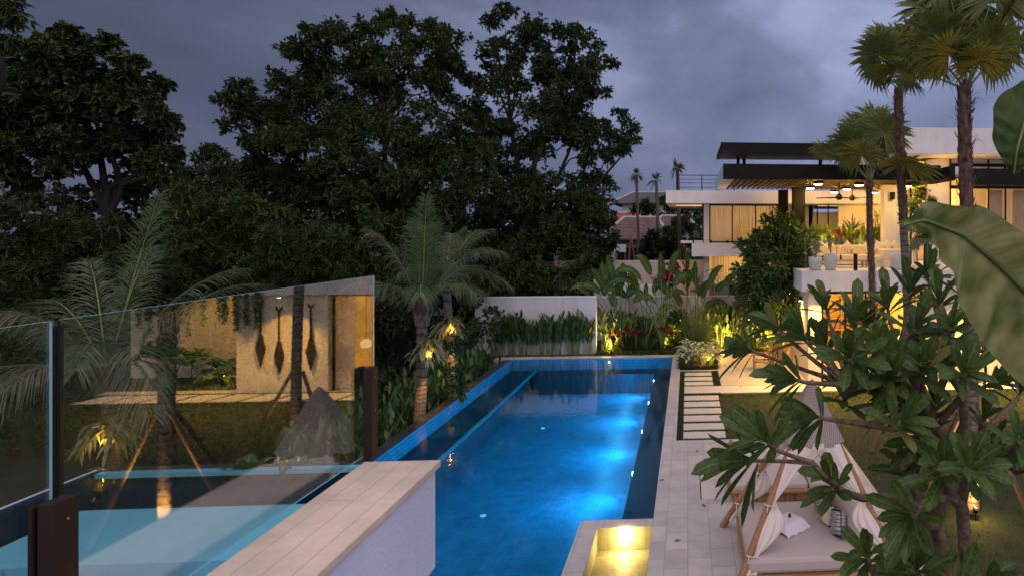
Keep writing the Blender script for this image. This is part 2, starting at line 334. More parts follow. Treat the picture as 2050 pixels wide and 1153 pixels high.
M['bark'] = mat('bark', (.14, .10, .075), (.06, .045, .035), 6, .9, .9, 25, stretch=(1, 1, .3))
M['darkbark'] = mat('jungle_bark', (.026, .020, .016), (.010, .008, .007), 4, .9, .8, 14, stretch=(1, 1, .3))
M['frbark'] = mat('frangipani_bark', (.24, .17, .11), (.07, .048, .03), 16, .8, .9, 45)
def ringbark(name, c1, c2, rings, fib=.5):
    m, nt, out = newmat(name); tcn = mk(nt, 'ShaderNodeTexCoord')
    sp = mk(nt, 'ShaderNodeSeparateXYZ', {0: tcn.outputs['UV']}); nz = mk(nt, 'ShaderNodeTexNoise', {'Vector': tcn.outputs['Object'], 'Scale': 6., 'Detail': 5})
    ph = mk(nt, 'ShaderNodeMath', {0: mk(nt, 'ShaderNodeMath', {0: sp.outputs[1], 1: rings}, operation='MULTIPLY').outputs[0], 1: mk(nt, 'ShaderNodeMath', {0: nz.outputs['Fac'], 1: 1.2}, operation='MULTIPLY').outputs[0]}, operation='ADD')
    fr = mk(nt, 'ShaderNodeMath', {0: ph.outputs[0]}, operation='FRACT')
    rp = mk(nt, 'ShaderNodeValToRGB', {0: fr.outputs[0]}); rp.color_ramp.elements[0].color = c4(c2); rp.color_ramp.elements[0].position = .08; rp.color_ramp.elements[1].position = .3; rp.color_ramp.elements[1].color = c4(c1)
    n2 = mk(nt, 'ShaderNodeTexNoise', {'Vector': mk(nt, 'ShaderNodeMapping', {'Vector': tcn.outputs['Object'], 'Scale': (30, 30, 4)}).outputs[0], 'Scale': 1., 'Detail': 3})
    mr = mk(nt, 'ShaderNodeMapRange', {0: n2.outputs['Fac'], 1: .3, 2: .7, 3: 1-fib, 4: 1.15}); vs = mk(nt, 'ShaderNodeVectorMath', {0: rp.outputs[0], 'Scale': mr.outputs[0]}, operation='SCALE')
    p = mk(nt, 'ShaderNodeBsdfPrincipled', {'Base Color': vs.outputs[0], 'Roughness': .85, 'Specular IOR Level': .2})
    b = mk(nt, 'ShaderNodeBump', {'Height': fr.outputs[0], 'Strength': .8, 'Distance': .02}); nt.links.new(b.outputs[0], p.inputs['Normal'])
    nt.links.new(p.outputs[0], out.inputs[0]); return m
M['palmbark'] = ringbark('palm_trunk', (.15, .12, .11), (.045, .032, .03), 60)
M['fibre'] = mat('palm_fibre', (.16, .10, .075), (.022, .013, .010), 14, .95, 1, 50, stretch=(1, 1, .5))
M['cocobark'] = ringbark('coconut_trunk', (.12, .09, .07), (.03, .022, .018), 26)
# foliage
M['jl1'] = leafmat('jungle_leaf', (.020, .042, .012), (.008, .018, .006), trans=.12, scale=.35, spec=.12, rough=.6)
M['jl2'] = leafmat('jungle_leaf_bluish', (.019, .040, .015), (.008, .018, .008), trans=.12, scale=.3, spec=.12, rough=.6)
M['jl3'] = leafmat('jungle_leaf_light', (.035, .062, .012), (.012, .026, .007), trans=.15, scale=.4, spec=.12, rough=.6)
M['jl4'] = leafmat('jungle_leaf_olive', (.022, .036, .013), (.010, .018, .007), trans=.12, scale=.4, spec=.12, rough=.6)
M['coco'] = leafmat('coconut_leaflet', (.055, .105, .034), (.026, .055, .018), trans=.25, scale=2, spec=.25)
M['cocodry'] = leafmat('dry_leaflet', (.17, .13, .09), (.09, .08, .05), trans=.2, scale=3)
M['fan'] = leafmat('fan_leaf', (.13, .16, .035), (.055, .08, .02), rib=(.2, .19, .07), trans=.35, scale=2, spec=.3)
M['fr'] = leafmat('frangipani_leaf', (.085, .145, .03), (.032, .068, .016), rib=(.17, .20, .07), ribw=.04, trans=.3, veins=105., scale=5, rough=.42, spec=.3)
M['fryel'] = leafmat('frangipani_leaf_yellowing', (.22, .20, .05), (.12, .12, .03), rib=(.2, .2, .07), trans=.3, veins=75., scale=5)
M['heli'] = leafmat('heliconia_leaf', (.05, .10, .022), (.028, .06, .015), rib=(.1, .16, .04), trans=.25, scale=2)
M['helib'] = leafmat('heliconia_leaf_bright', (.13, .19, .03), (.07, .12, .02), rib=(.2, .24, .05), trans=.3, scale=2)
M['stem'] = mat('green_stem', (.14, .19, .06), (.08, .11, .03), 5, .5)
M['paddle'] = leafmat('paddle_leaf', (.055, .11, .022), (.022, .05, .012), rib=(.14, .2, .06), ribw=.05, trans=.3, veins=90., scale=2, spec=.2)
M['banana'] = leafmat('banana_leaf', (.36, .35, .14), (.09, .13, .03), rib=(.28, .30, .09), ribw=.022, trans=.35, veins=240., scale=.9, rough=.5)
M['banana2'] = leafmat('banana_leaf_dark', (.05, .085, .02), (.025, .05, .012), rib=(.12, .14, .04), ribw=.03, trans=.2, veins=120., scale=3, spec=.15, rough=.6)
M['frmid'] = leafmat('frangipani_leaf_far', (.06, .115, .03), (.025, .055, .015), rib=(.15, .18, .06), trans=.25, scale=2.5, spec=.25)
M['prop'] = mat('dark_prop', (.13, .085, .055), (.07, .045, .03), 7, .7, .3, 30, stretch=(6, 6, .6))
M['paddlewood'] = mat('paddle_wood', (.035, .02, .012), (.016, .010, .007), 5, .7, .3, 40, .15)
M['dieff'] = leafmat('variegated_leaf', (.07, .12, .03), (.04, .07, .02), rib=(.4, .4, .2), trans=.25, stripe=(.55, .56, .36), scale=6)
M['cord'] = leafmat('cordyline_leaf', (.20, .045, .025), (.09, .02, .018), rib=(.3, .1, .05), trans=.25, scale=4)
M['bract'] = leafmat('magenta_bract', (.42, .015, .09), (.25, .01, .06), rib=(.4, .02, .1), trans=.3, scale=6)
M['orange'] = leafmat('orange_bract', (.55, .14, .03), (.35, .08, .02), rib=(.5, .2, .05), trans=.3, scale=6)
M['grass'] = leafmat('grass_blade', (.038, .056, .011), (.018, .030, .006), trans=.3, scale=4)
M['fern'] = leafmat('staghorn_leaf', (.27, .25, .12), (.14, .15, .06), rib=(.3, .28, .14), trans=.2, scale=6)
M['yel'] = leafmat('yellow_petal', (.8, .55, .12), (.8, .7, .5), rib=(.8, .5, .1), scale=8)


# ================================================================== SETTING: ground, pool, paving
PX0, PX1, PY0, PY1 = -7.46, -0.65, 6.0, 28.2
AX0, AY1 = -13.35, 15.9
g = MB()
def gq(x0, y0, x1, y1, z00, z10=None, z11=None, z01=None):
    z10 = z00 if z10 is None else z10; z11 = z00 if z11 is None else z11; z01 = z00 if z01 is None else z01
    g.add([(x0, y0, z00), (x1, y0, z10), (x1, y1, z11), (x0, y1, z01)], [(0, 1, 2, 3)])
gq(-.60, -30, 80, 28.3, -.05); gq(-9.3, 28.3, 80, 160, -.05); gq(-9.3, 160, 160, 900, -.05, -.05, 4, 4); gq(80, -30, 160, 160, -.05)
gq(-200, 28.3, -9.3, 60, -1.3, -1.3, -1.3, -1.3); gq(-200, 60, -9.3, 160, -1.3, -1.3, 3, 3); gq(-300, 160, -9.3, 900, 3, 3, 6, 6)
gq(-200, 16.1, -7.85, 28.3, -1.3); gq(-200, -30, -13.6, 16.1, -1.3); gq(-13.6, -30, -.6, 5.9, -1.5)
g.build('ground', M['jungle_floor']).update_tag()
tag(bpy.data.objects['ground'], kind='structure')
# lawn: thin sheet on the garden side
l = MB(); l.grid([[(x, y, .0) for x in np.linspace(-.30, 30, 40)] for y in np.linspace(2, 25.4, 30)])
tag(l.build('lawn', M['lawn'], loc=(0, 0, -.018)), kind='structure')

b = MB()   # pool basin (materials: 0 floor, 1 mosaic wall, 2 dark bench, 3 nosing, 4 aqua shelf, 5 end wall)
b.add([(PX0, PY0, -1.3), (PX1, PY0, -1.3), (PX1, PY1, -1.3), (PX0, PY1, -1.3)], [(0, 1, 2, 3)], 0)
b.add([(PX0, PY0, -.02), (PX0, AY1, -.02), (PX0, AY1, -1.3), (PX0, PY0, -1.3)], [(0, 1, 2, 3)], 1) if False else None
b.add([(PX0, AY1, -.02), (PX0, PY1, -.02), (PX0, PY1, -1.3), (PX0, AY1, -1.3)], [(0, 1, 2, 3)], 1)
b.add([(PX0, PY1, 0), (PX1, PY1, 0), (PX1, PY1, -1.3), (PX0, PY1, -1.3)], [(0, 1, 2, 3)], 5)
b.add([(PX1, PY1, 0), (PX1, PY0, 0), (PX1, PY0, -1.3), (PX1, PY1, -1.3)], [(0, 1, 2, 3)], 2)
b.add([(AX0, PY0, 0), (PX1, PY0, 0), (PX1, PY0, -1.3), (AX0, PY0, -1.3)], [(0, 1, 2, 3)], 5)
b.box(-7.452, 13.63, -1.29, -6.5, 28.19, -.5, 2); b.box(-6.50, 13.63, -.515, -6.38, 28.185, -.495, 3)
b.box(-1.35, 12.42, -1.29, -.653, 28.19, -.5, 2); b.box(-6.35, 27.3, -1.29, -1.36, 28.195, -.5, 2)
b.add([(AX0, PY0, -1.3), (PX0, PY0, -1.3), (PX0, AY1, -1.3), (AX0, AY1, -1.3)], [(0, 1, 2, 3)], 0)
b.add([(AX0, AY1, -.14), (PX0, AY1, -.14), (PX0, AY1, -1.3), (AX0, AY1, -1.3)], [(0, 1, 2, 3)], 2)
b.box(AX0, 15.70, -.14, PX0+.05, 15.9, -.035, 4)
b.add([(AX0, PY0, 0), (AX0, AY1, 0), (AX0, AY1, -1.3), (AX0, PY0, -1.3)], [(0, 1, 2, 3)], 2)
b.box(AX0+.01, 14.305, -1.28, -6.51, 15.69, -.8, 2); b.box(AX0+.01, 7.0, -1.28, -12.42, 13.63, -.7, 2)
b.box(-12.41, 11.95, -1.27, -6.9, 14.30, -.28, 4); b.box(-12.41, 7.0, -1.27, -11.6, 11.94, -.285, 4)
tag(b.build('pool_basin', [M['tile'], M['tilewall'], M['tiledark'], M['tilelip'], M['tileaqua'], M['tilewallx']]), kind='structure')
w = MB(); w.add([(AX0, PY0, -.03), (-2.01, PY0, -.03), (-2.01, AY1, -.03), (AX0, AY1, -.03)], [(0, 1, 2, 3)])
w.add([(PX0, AY1, -.03), (-2.01, AY1, -.03), (-2.01, PY1, -.03), (PX0, PY1, -.03)], [(0, 1, 2, 3)])
w.add([(-2.01, 12.41, -.03), (PX1, 12.41, -.03), (PX1, PY1, -.03), (-2.01, PY1, -.03)], [(0, 1, 2, 3)])
tag(w.build('pool_water', M['water']), kind='structure')
# infinity edge walls, coping, spa surround, deck
e_ = MB(); e_.box(-7.80, 15.9, -1.5, -7.463, 28.2, -.012); e_.box(-13.7, 15.9+.003, -1.5, -7.81, 16.12, -.015); e_.box(-13.45, 6, -1.5, AX0-.003, 15.9, -.013)
tag(e_.build('infinity_edge', M['darkstone']), kind='structure')
n = MB(); n.box(-13.50, 6, -.2, -13.45, 15.9, .0)
tag(n.build('edge_trim', M['lavwhite']), kind='structure')
d = MB()
d.box(-.65, 4.0, -.35, 3.95, 16.98, 0); d.box(-.65, 16.983, -.35, -.30, 28.2, 0); d.box(-8.2, 28.203, -.5, 1.2, 28.75, .002)
d.box(-2.0, 6, -1.35, -1.66, 12.40, .003); d.box(-1.657, 12.09, -1.35, -.653, 12.405, .003)
tag(d.build('pool_deck', M['deck']), kind='structure')
p = MB(); p.box(1.18, 22.9, -.2, 6.0, 29.0, .001); p.box(6.003, 22.9, -.2, 16, 23.3, .001); p.box(-.3, 25.28, -.2, 1.177, 25.55, .0)
tag(p.build('patio', M['patio']), kind='structure')
s_ = MB(); s_.add([(-1.657, 6, -.42), (-.656, 6, -.42), (-.656, 12.08, -.42), (-1.657, 12.08, -.42)], [(0, 1, 2, 3)])
s_.add([(-1.655, 12.085, 0), (-.656, 12.085, 0), (-.656, 12.085, -.42), (-1.655, 12.085, -.42)], [(0, 1, 2, 3)]); s_.add([(-1.656, 6, 0), (-1.656, 12.08, 0), (-1.656, 12.08, -.42), (-1.656, 6, -.42)], [(0, 1, 2, 3)])
tag(s_.build('spa_basin', M['spastone']), kind='structure')
w = MB(); w.add([(-1.655, 6, -.10), (-.657, 6, -.10), (-.657, 12.08, -.10), (-1.655, 12.08, -.10)], [(0, 1, 2, 3)])
tag(w.build('spa_water', M['spawater']), kind='structure')
t = thing('spa_light', 'glowing warm lamp in the end wall of the small golden basin', 'spa light', (-1.15, 12.05, -.17))
MB().lathe([(0, 0), (.05, 0), (.06, .012), (0, .014)], n=14).build('lens', emit('spa_lens', (1, .75, .35), 110), t).rotation_euler = (R(90), 0, 0)
light('spa_glow', 'POINT', (0, -.12, -.02), 42, (1, .78, .40), t, .05)
light('spa_glow', 'POINT', (0, -.05, .22), 7, (1, .74, .36), t, .04)

# stepping stones (each one a thing)
ys = [25.1, 24.35, 23.58]
for i, y in enumerate(ys):
    o = MB().box(0, -.33, -.06, 1.02, .30, 0).build('stepping_stone', M['paver'], loc=(-.12, y-.33, .0), bevel=.008)
    tag(o, ['stepping stone nearest the variegated plants beside the pool', 'second short stepping stone in front of the variegated plants', 'third short stepping stone, just behind the long slab'][i], 'stepping stone', 'stepping stones beside the pool')
o = MB().box(0, -.5, -.06, 6.3, .5, 0).build('stepping_stone', M['paver'], loc=(-.12, 22.35, .003), bevel=.008)
tag(o, 'long wide stone slab crossing the stepping stone path beside the pool', 'stone slab', 'stepping stones beside the pool')
nm = ['first', 'second', 'third', 'fourth', 'fifth', 'sixth']
for i, y in enumerate([21.66, 20.88, 20.11, 19.34, 18.55, 17.77]):
    o = MB().box(0, -.61, -.06, 1.13, 0, 0).build('stepping_stone', M['paver'], loc=(-.12, y-.05, .0), bevel=.008)
    tag(o, nm[i]+' lower stepping stone beside the pool, counted from the long slab towards the daybeds', 'stepping stone', 'stepping stones beside the pool')
for i in range(9):
    o = MB().add([(0, 0, .0), (.86, 0, .0), (.60, 1.0, 0), (-.26, 1.0, 0), (0, 0, -.06), (.86, 0, -.06), (.60, 1., -.06), (-.26, 1., -.06)], [(0, 1, 2, 3), (0, 4, 5, 1), (1, 5, 6, 2), (2, 6, 7, 3), (3, 7, 4, 0)]).build('path_slab', M['paver'], loc=(6.75+i*1.02, 21.70, .004))
    tag(o, 'slanted pale slab in the row of path slabs at the foot of the paddle wall', 'path slab', 'slanted path slabs along the house wall')

# grass blades round the stones and over the lawn
gb = MB(); P_ = []
for _ in range(9000):
    r = random.random()
    if r < .55: x, y = random.uniform(-.29, -.14), random.uniform(17, 25.3)
    else: x, y = random.uniform(.92, 1.14), random.uniform(22.95, 25.3)
    P_.append((x, y))
for y in [16.985+.04, 17.73, 18.49, 19.28, 20.05, 20.82, 21.59, 21.78, 22.9, 23.61, 24.4, 25.17]:
    for _ in range(900): P_.append((random.uniform(-.12, 1.1), y+random.uniform(-.05, .05)))
for _ in range(60000):
    x = random.uniform(1.05, 15); y = 21.6-15*random.random()**1.6
    if x < 4.0 and y < 17.0: continue
    if 6.5 < x and y > 21.6: continue
    P_.append((x, y))
P_ = np.array(P_); N = len(P_)
gb.leaves(np.c_[P_, np.full(N, -.02)], np.c_[rng.normal(0, .35, (N, 2)), np.ones(N)], rng.normal(0, 1, (N, 3)), rng.uniform(.03, .06, N), rng.uniform(.008, .016, N), nseg=1)
tag(gb.build('grass', M['grass']), 'short green grass of the lawn and between the stepping stones', 'grass', kind='stuff')

# ================================================================== terrace parapet and glass where the camera stands
t = thing('terrace_parapet', 'pale stone topped terrace parapet with a lavender white side in the foreground', 'parapet', (-1.67, 1.5, 3.48))
MB().box(-1.86, -1.5, 3.48, -1.475, 3.93, 4.055).build('parapet_wall', M['lavwhite'], t, local=t.location, bevel=.004)
MB().box(-1.89, -1.5, 4.058, -1.455, 3.96, 4.10).build('coping', M['coping'], t, local=t.location, bevel=.006)
t = thing('glass_balustrade', 'frameless glass balustrade with dark brackets on the terrace parapet', 'glass balustrade', (-1.97, 2.2, 4.1))
def pane(y0, y1):
    gp = MB(); x0, x1, z0, z1 = -1.979, -1.970, 4.085, 5.17
    gp.add([(x1, y0, z0), (x1, y1, z0), (x1, y1, z1), (x1, y0, z1)], [(0, 1, 2, 3)], 0)
    gp.add([(x0, y0, z0), (x0, y0, z1), (x0, y1, z1), (x0, y1, z0)], [(0, 1, 2, 3)], 0)
    gp.add([(x0, y0, z1), (x1, y0, z1), (x1, y1, z1), (x0, y1, z1), (x0, y0, z0), (x1, y0, z0), (x1, y1, z0), (x0, y1, z0)], [(0, 1, 2, 3), (4, 7, 6, 5), (2, 6, 7, 3)], 1)
    gp.add([(x0, y0, z0), (x1, y0, z0), (x1, y0, z1), (x0, y0, z1)], [(0, 1, 2, 3)], 2)
    gp.build('glass_panel', [M['glass'], M['glassedge'], M['black']], t, local=t.location)
pane(2.20, 4.22); pane(.1, 2.175)
for y0, y1, x0 in ((4.08, 4.155, -1.968), (2.125, 2.205, -1.968)):
    br = MB(); br.box(x0, y0, 4.06, x0+.05, y1, 4.62)
    if y0 < 3: br.box(x0-.028, y0, 4.04, x0-.012, y1, 4.61)
    o = br.build('bracket', M['bronze'], t, local=t.location, bevel=.003)
    for zz in (4.56, 4.36): MB().lathe([(0, 0), (.004, 0), (.004, .003), (0, .003)], (0, 0, 0), 8).build('screw', M['teak'], o, loc=(x0+.051-t.location[0], (y0+y1)/2-t.location[1], zz-t.location[2])).rotation_euler = (0, R(90), 0)
for y0, y1 in ((2.20, 2.225), (4.17, 4.20)):
    MB().box(-1.995, y0, 4.06, -1.982, y1, 5.15).build('post', M['black'], t, local=t.location)

t.rotation_euler = (0, 0, -R(.45))
# pool lamps
pl = thing('pool_light', '', 'pool light', (-1.37, 16.5, -.72))
MB().lathe([(0, 0), (.11, 0), (.12, .02), (0, .025)], n=16).build('lens', M['poolens'], pl).rotation_euler = (0, R(-90), 0)
light('beam', 'SPOT', (-.06, 0, .0), 480, (.10, .56, 1), pl, .07, spot=125, blend=1.0, rot=(R(88), 0, R(90+10)))
light('halo', 'POINT', (-1.1, -.2, .25), 85, (.10, .54, 1), pl, .22)  # added point light off the lens stands in for scattered underwater glow
lab = ['nearest glowing blue lamp below the waterline of the right pool wall', 'second glowing blue lamp in the right pool wall, counted from the small basin', 'third glowing blue lamp in the right pool wall, counted from the small basin', 'farthest glowing blue lamp in the right pool wall, near the planted bed']
pl['label'] = lab[0]; pl['group'] = 'underwater lamps along the right pool wall'
for i, y in enumerate((19.9, 23.2, 26.6)): dup(pl, (-1.37, y, -.72), 0, lab[i+1])
for i, (px, py) in enumerate(((967, 1031), (1087, 856), (1150, 762))):  # small emissive discs for the bright dots on the floor
    q = G(px, py, -1.28)
    f = thing('floor_disc', ['small glowing disc on the pool floor nearest the camera', 'small glowing disc on the pool floor in the middle of the pool', 'small glowing disc on the pool floor towards the far end'][i], 'pool light', (q.x, q.y, -1.29), 'glowing discs on the pool floor')
    MB().lathe([(0, .0), (.07, .0), (.07, .012), (0, .016)], n=12).build('lens', emit('floor_disc_glow', (.35, .75, 1), 1.2 if i else 1.0), f)

# ================================================================== garden walls
def wall(name, label, x0, y0, x1, y1, z0, z1, m='shadedwall', cap=True):
    t = thing(name, label, 'wall', ((x0+x1)/2, (y0+y1)/2, z0))
    MB().box(x0, y0, z0, x1, y1, z1).build('wall_panel', M[m], t, local=t.location)
    if cap: MB().box(x0-.02, y0-.02, z1+.002, x1+.02, y1+.02, z1+.045).build('wall_cap', M['white'], t, local=t.location)
    return t
wall('garden_wall', 'pale rendered wall behind the heliconia row at the far end of the pool', -9.27, 29.15, -4.05, 29.4, -.6, 2.5)
wall('garden_wall', 'pale wall behind the giant leaves of the planted bed beyond the pool', -4.04, 31.0, 4.2, 31.2, -.05, 2.30)
wall('boundary_wall', 'tall pale boundary wall in front of the neighbouring roofs', -7.2, 36.0, 1.15, 36.25, -.1, 3.76)
st = thing('garden_steps', 'white stepped blocks between the planted bed and the boundary wall', 'steps', (-3.2, 33.5, -.05))
for i in range(4): MB().box(-4.7+i*.75, 33, 0, -3.95+i*.75, 34.4, 3.05-.12*i-.0, 0).build('step', M['white'], st, local=(-3.2, 33.5, 0), bevel=.01)
wall('garden_wall', 'low white wall behind the clipped planting in front of the left wing', .9, 32.6, 4.6, 32.8, -.05, 2.75)
bx = thing('dark_recess', 'black square opening in the white wall below the left wing', 'opening', (2.5, 31.6, 2.2))
MB().box(-.45, 0, -.05, .85, .7, .72).build('surround', M['black'], bx)
MB().box(-.50, -.05, .723, .9, .75, .79).build('cap', M['white'], bx)
bed = MB(); bed.box(-4.05, 28.77, -.3, 4.2, 30.98, .03); bed.box(-8.6, 28.77, -.3, -4.06, 29.13, .01); bed.box(-.28, 25.58, -.2, 1.14, 28.2, .06); 
tag(bed.build('planting_bed', M['soil']), kind='structure')

# ================================================================== VILLA (right wing with pergola terrace)
def ax(px, Y): return A(px, 462, Y).x
def az(py, Y, px=1650): return A(px, py, Y).z
V = thing('villa', 'modern white villa with warm lit terrace under a dark slatted pergola', 'villa', (7, 24, 0))
def vp(name, mb, m, par=V, bevel=0): return mb.build(name, m, par, local=V.location if par is V else None, bevel=bevel)
def B(*a): return MB().box(*a)
Lx = 4.03
vp('balcony_slab', B(Lx, 22.8, 3.29, 17, 30.5, 4.02), M['white'])
wl_ = MB(); wl_.box(4.30, 22.95, 0, 4.76, 23.2, 3.287); wl_.box(4.30, 23.2, 0, 4.5, 29.3, 3.286)
vp('corner_wall', wl_, M['cream'])
vp('paddle_wall', B(8.57, 22.90, 0, 11.55, 23.2, 3.288), M['cream'])
rw = MB(); rw.box(11.2, 25.4, 0, 17, 25.6, 3.287); rw.box(11.3, 23.2, 0, 11.5, 25.4, 3.286); vp('recess_wall', rw, M['cream'])
rb = MB(); rb.box(4.5, 28.4, 0, 11.2, 28.6, 3.285); vp('room_side_wall', B(8.6, 23.21, 0, 8.8, 28.4, 3.284), M['cream']); vp('room_back_wall', rb, M['oak'])
vp('room_floor', B(4.5, 23.2, 0, 8.6, 28.4, .02), M['patio'])
vp('room_ceiling', B(4.5, 23.2, 3.2, 8.6, 28.4, 3.26), M['oak'])
fr = MB()
for x in (4.78, 5.62, 6.35, 7.02, 8.42):
    fr.box(x, 23.0, 0, x+.07, 23.07, 3.28)
for x0, x1 in ((4.85, 5.62), (5.69, 6.35), (6.42, 7.02)):
    fr.box(x0, 23.0, 3.2, x1, 23.07, 3.27); fr.box(x0, 23.0, 0.02, x1, 23.07, .08)
frm = vp('window_frame', fr, M['black'])
pn = MB()
for x0, x1 in ((4.85, 5.62), (5.69, 6.35), (6.42, 7.02)): pn.add([(x0, 23.035, .08), (x1, 23.035, .08), (x1, 23.035, 3.2), (x0, 23.035, 3.2)], [(0, 1, 2, 3)])
pn.build('pane', M['wglass'], frm, local=V.location)
def curtain(x0, x1, Y, z0, z1, amp=.04, pitch=.14, sway=0., pull=0.):
    n = int((x1-x0)/pitch*6)+2; rows = []
    for k, z in enumerate(np.linspace(z1, z0, 8)):
        f = k/7; xs = np.linspace(x0, x1-pull*f*(x1-x0), n); am = 1+.6*np.sin(xs*2.3+x0)*np.cos(xs*5.1)
        rows.append(np.c_[xs, Y+amp*.6*am*(1+.4*f)*np.sin((np.linspace(x0, x1, n))/pitch*5.2+2.2*np.sin(xs*2.6)+1.1*np.sin(xs*7))+sway*f*f, np.full(n, z)])
    m = MB(); m.grid(rows); return m
tag(curtain(7.86, 8.50, 23.25, .03, 3.18, .05, .12, pull=.0).build('curtain', M['sheer']), 'cream sheer curtain drawn to the side of the open doorway beside the paddle wall', 'curtain')
sh = MB()
for z in (1.1, 1.6, 2.1, 2.62): sh.box(4.9, 28.0, z, 7.6, 28.38, z+.05)
for x in (4.9, 5.8, 6.7, 7.55): sh.box(x, 28.02, 0, x+.05, 28.37, 3.15)
sh.box(4.9, 27.7, 0, 7.6, 27.98, .85)
tag(sh.build('shelf_unit', M['oak']), 'warm wooden shelf unit along the back of the ground floor room', 'shelf')
def pendant(loc, label, r, h, drop, en):
    t = thing('pendant_lamp', label, 'lamp', loc, 'rattan pendant lamps in the ground floor room')
    MB().lathe([(r*.45, h), (r*.85, h*.8), (r, h*.45), (r*.9, h*.15), (r*.7, 0)], n=18).build('lamp_shade', M['shade'], t)
    MB().tube([(0, 0, h), (0, 0, drop)], .008, 6).build('cord', M['black'], t)
    light('pendant_light', 'POINT', (0, 0, h*.3), en, WARM2, t, .08)
q = A(1763, 660, 24.3); pendant((q.x, q.y, q.z-.1), 'tall glowing rattan pendant lamp behind the frangipani leaves on the ground floor', .22, .5, 3.2-q.z+.1, 110)
q = A(1800, 676, 24.6); pendant((q.x, q.y, q.z-.12), 'small glowing rattan pendant lamp just right of the tall one', .2, .3, 3.2-q.z+.12, 90)
# bedroom-like corner seen in the doorway
dk = thing('sideboard', 'wooden sideboard with a black radio glimpsed in the open doorway', 'sideboard', (7.2, 25.6, 0))
MB().box(-.7, 0, .1, .5, .5, .75).build('cabinet', M['oak'], dk, bevel=.01); MB().box(-.3, .1, .752, .1, .35, 1.05).build('radio', M['black'], dk, bevel=.01)
light('room_light', 'POINT', (6.0, 25.6, 2.9), 750, WARM2, V, .15).location -= V.location
# terrace washers: warm light reaching the patio from the eaves
for x, y, z, en in ((4.5, 22.5, 3.1, 110), (9.8, 22.3, 3.2, 110), (12.6, 22.3, 3.2, 90)):
    t = thing('eave_light', 'small round warm downlight under the edge of the balcony at x '.replace(' at x ', '') + (' over the corner window' if x < 6 else ' over the wall paddles' if x < 10 else ' by the hanging vines'), 'downlight', (x, y, 3.26))
    MB().lathe([(0, -.02), (.045, -.02), (.05, 0)], n=12).build('lens', M['lensdim'], t)
    MB().box(-.06, -.06, .001, .06, .5, .028).build('plate', M['white'], t)
    light('downlight', 'SPOT', (0, 0, -.05), en*15, WARM2, t, .04, spot=120, blend=.8, rot=(R(-12), 0, 0))
for i, (y, z) in enumerate(((24.2, 2.9), (27.0, 2.9))):
    t = thing('wall_light', ['small warm wall light on the villa corner facing the patio, nearer the lawn', 'small warm wall light on the villa corner facing the patio, farther back'][i], 'wall light', (4.27, y, z), 'wall lights facing the patio')
    MB().box(-.10, -.06, -.08, .028, .06, .08).build('housing', M['black'], t, bevel=.006); MB().box(-.09, -.05, -.088, .0, .05, -.083).build('lens', M['lens'], t)
    light('downlight', 'SPOT', (-.10, 0, -.10), 520, WARM, t, .05, spot=150, blend=.9, rot=(0, R(22), 0))
t = thing('eave_light', 'added round downlight brightening the planted recess from its ceiling', 'downlight', (12.8, 24.2, 3.26)); MB().lathe([(0, -.02), (.045, -.02), (.05, 0)], n=12).build('lens', M['lensdim'], t)  # extra lamp put in to brighten the recess
MB().lathe([(.05, -.012), (.07, -.012), (.07, .028)], n=14).build('rim', M['black'], t); light('downlight', 'SPOT', (0, 0, -.05), 900, WARM2, t, .05, spot=150, blend=.8, rot=(R(25), 0, 0))
# paddles on the wall
pd = thing('wall_paddle', '', 'paddle', (9.6, 22.86, .75), 'carved wooden paddles on the house wall')
k = MB(); k.add([(0, -.02, 0), (.16, -.015, .62), (.05, -.02, 1.1), (-.05, -.02, 1.1), (-.16, -.015, .62), (0, .03, 0), (.16, .03, .62), (.05, .03, 1.1), (-.05, .03, 1.1), (-.16, .03, .62)], [(0, 1, 2), (0, 2, 3), (0, 3, 4), (5, 7, 6), (5, 8, 7), (5, 9, 8)]); k.add([(0, -.02, 0), (.16, -.015, .62), (.05, -.02, 1.1), (-.05, -.02, 1.1), (-.16, -.015, .62), (0, .03, 0), (.16, .03, .62), (.05, .03, 1.1), (-.05, .03, 1.1), (-.16, .03, .62)], [(0, 5, 6, 1), (1, 6, 7, 2), (2, 7, 8, 3), (3, 8, 9, 4), (4, 9, 5, 0)])
k.build('blade', M['paddlewood'], pd)
MB().tube([(0, 0, 1.08), (0, 0, 2.15)], [.035, .028], 8).build('shaft', M['paddlewood'], pd)
MB().tube([(-.10, 0, 2.27), (-.05, 0, 2.17), (0, 0, 2.14), (.05, 0, 2.17), (.10, 0, 2.27)], [.02, .03, .03, .03, .02], 7).build('grip', M['paddlewood'], pd)
pd['label'] = 'middle carved wooden paddle hanging on the house wall, lowest of the three'
pd.location = (10.15, 22.86, .62)
dup(pd, (9.12, 22.86, .72), 0, 'carved wooden paddle on the house wall nearest the curtained doorway')
dup(pd, (10.75, 22.86, .86), 0, 'carved wooden paddle on the house wall nearest the planted recess')
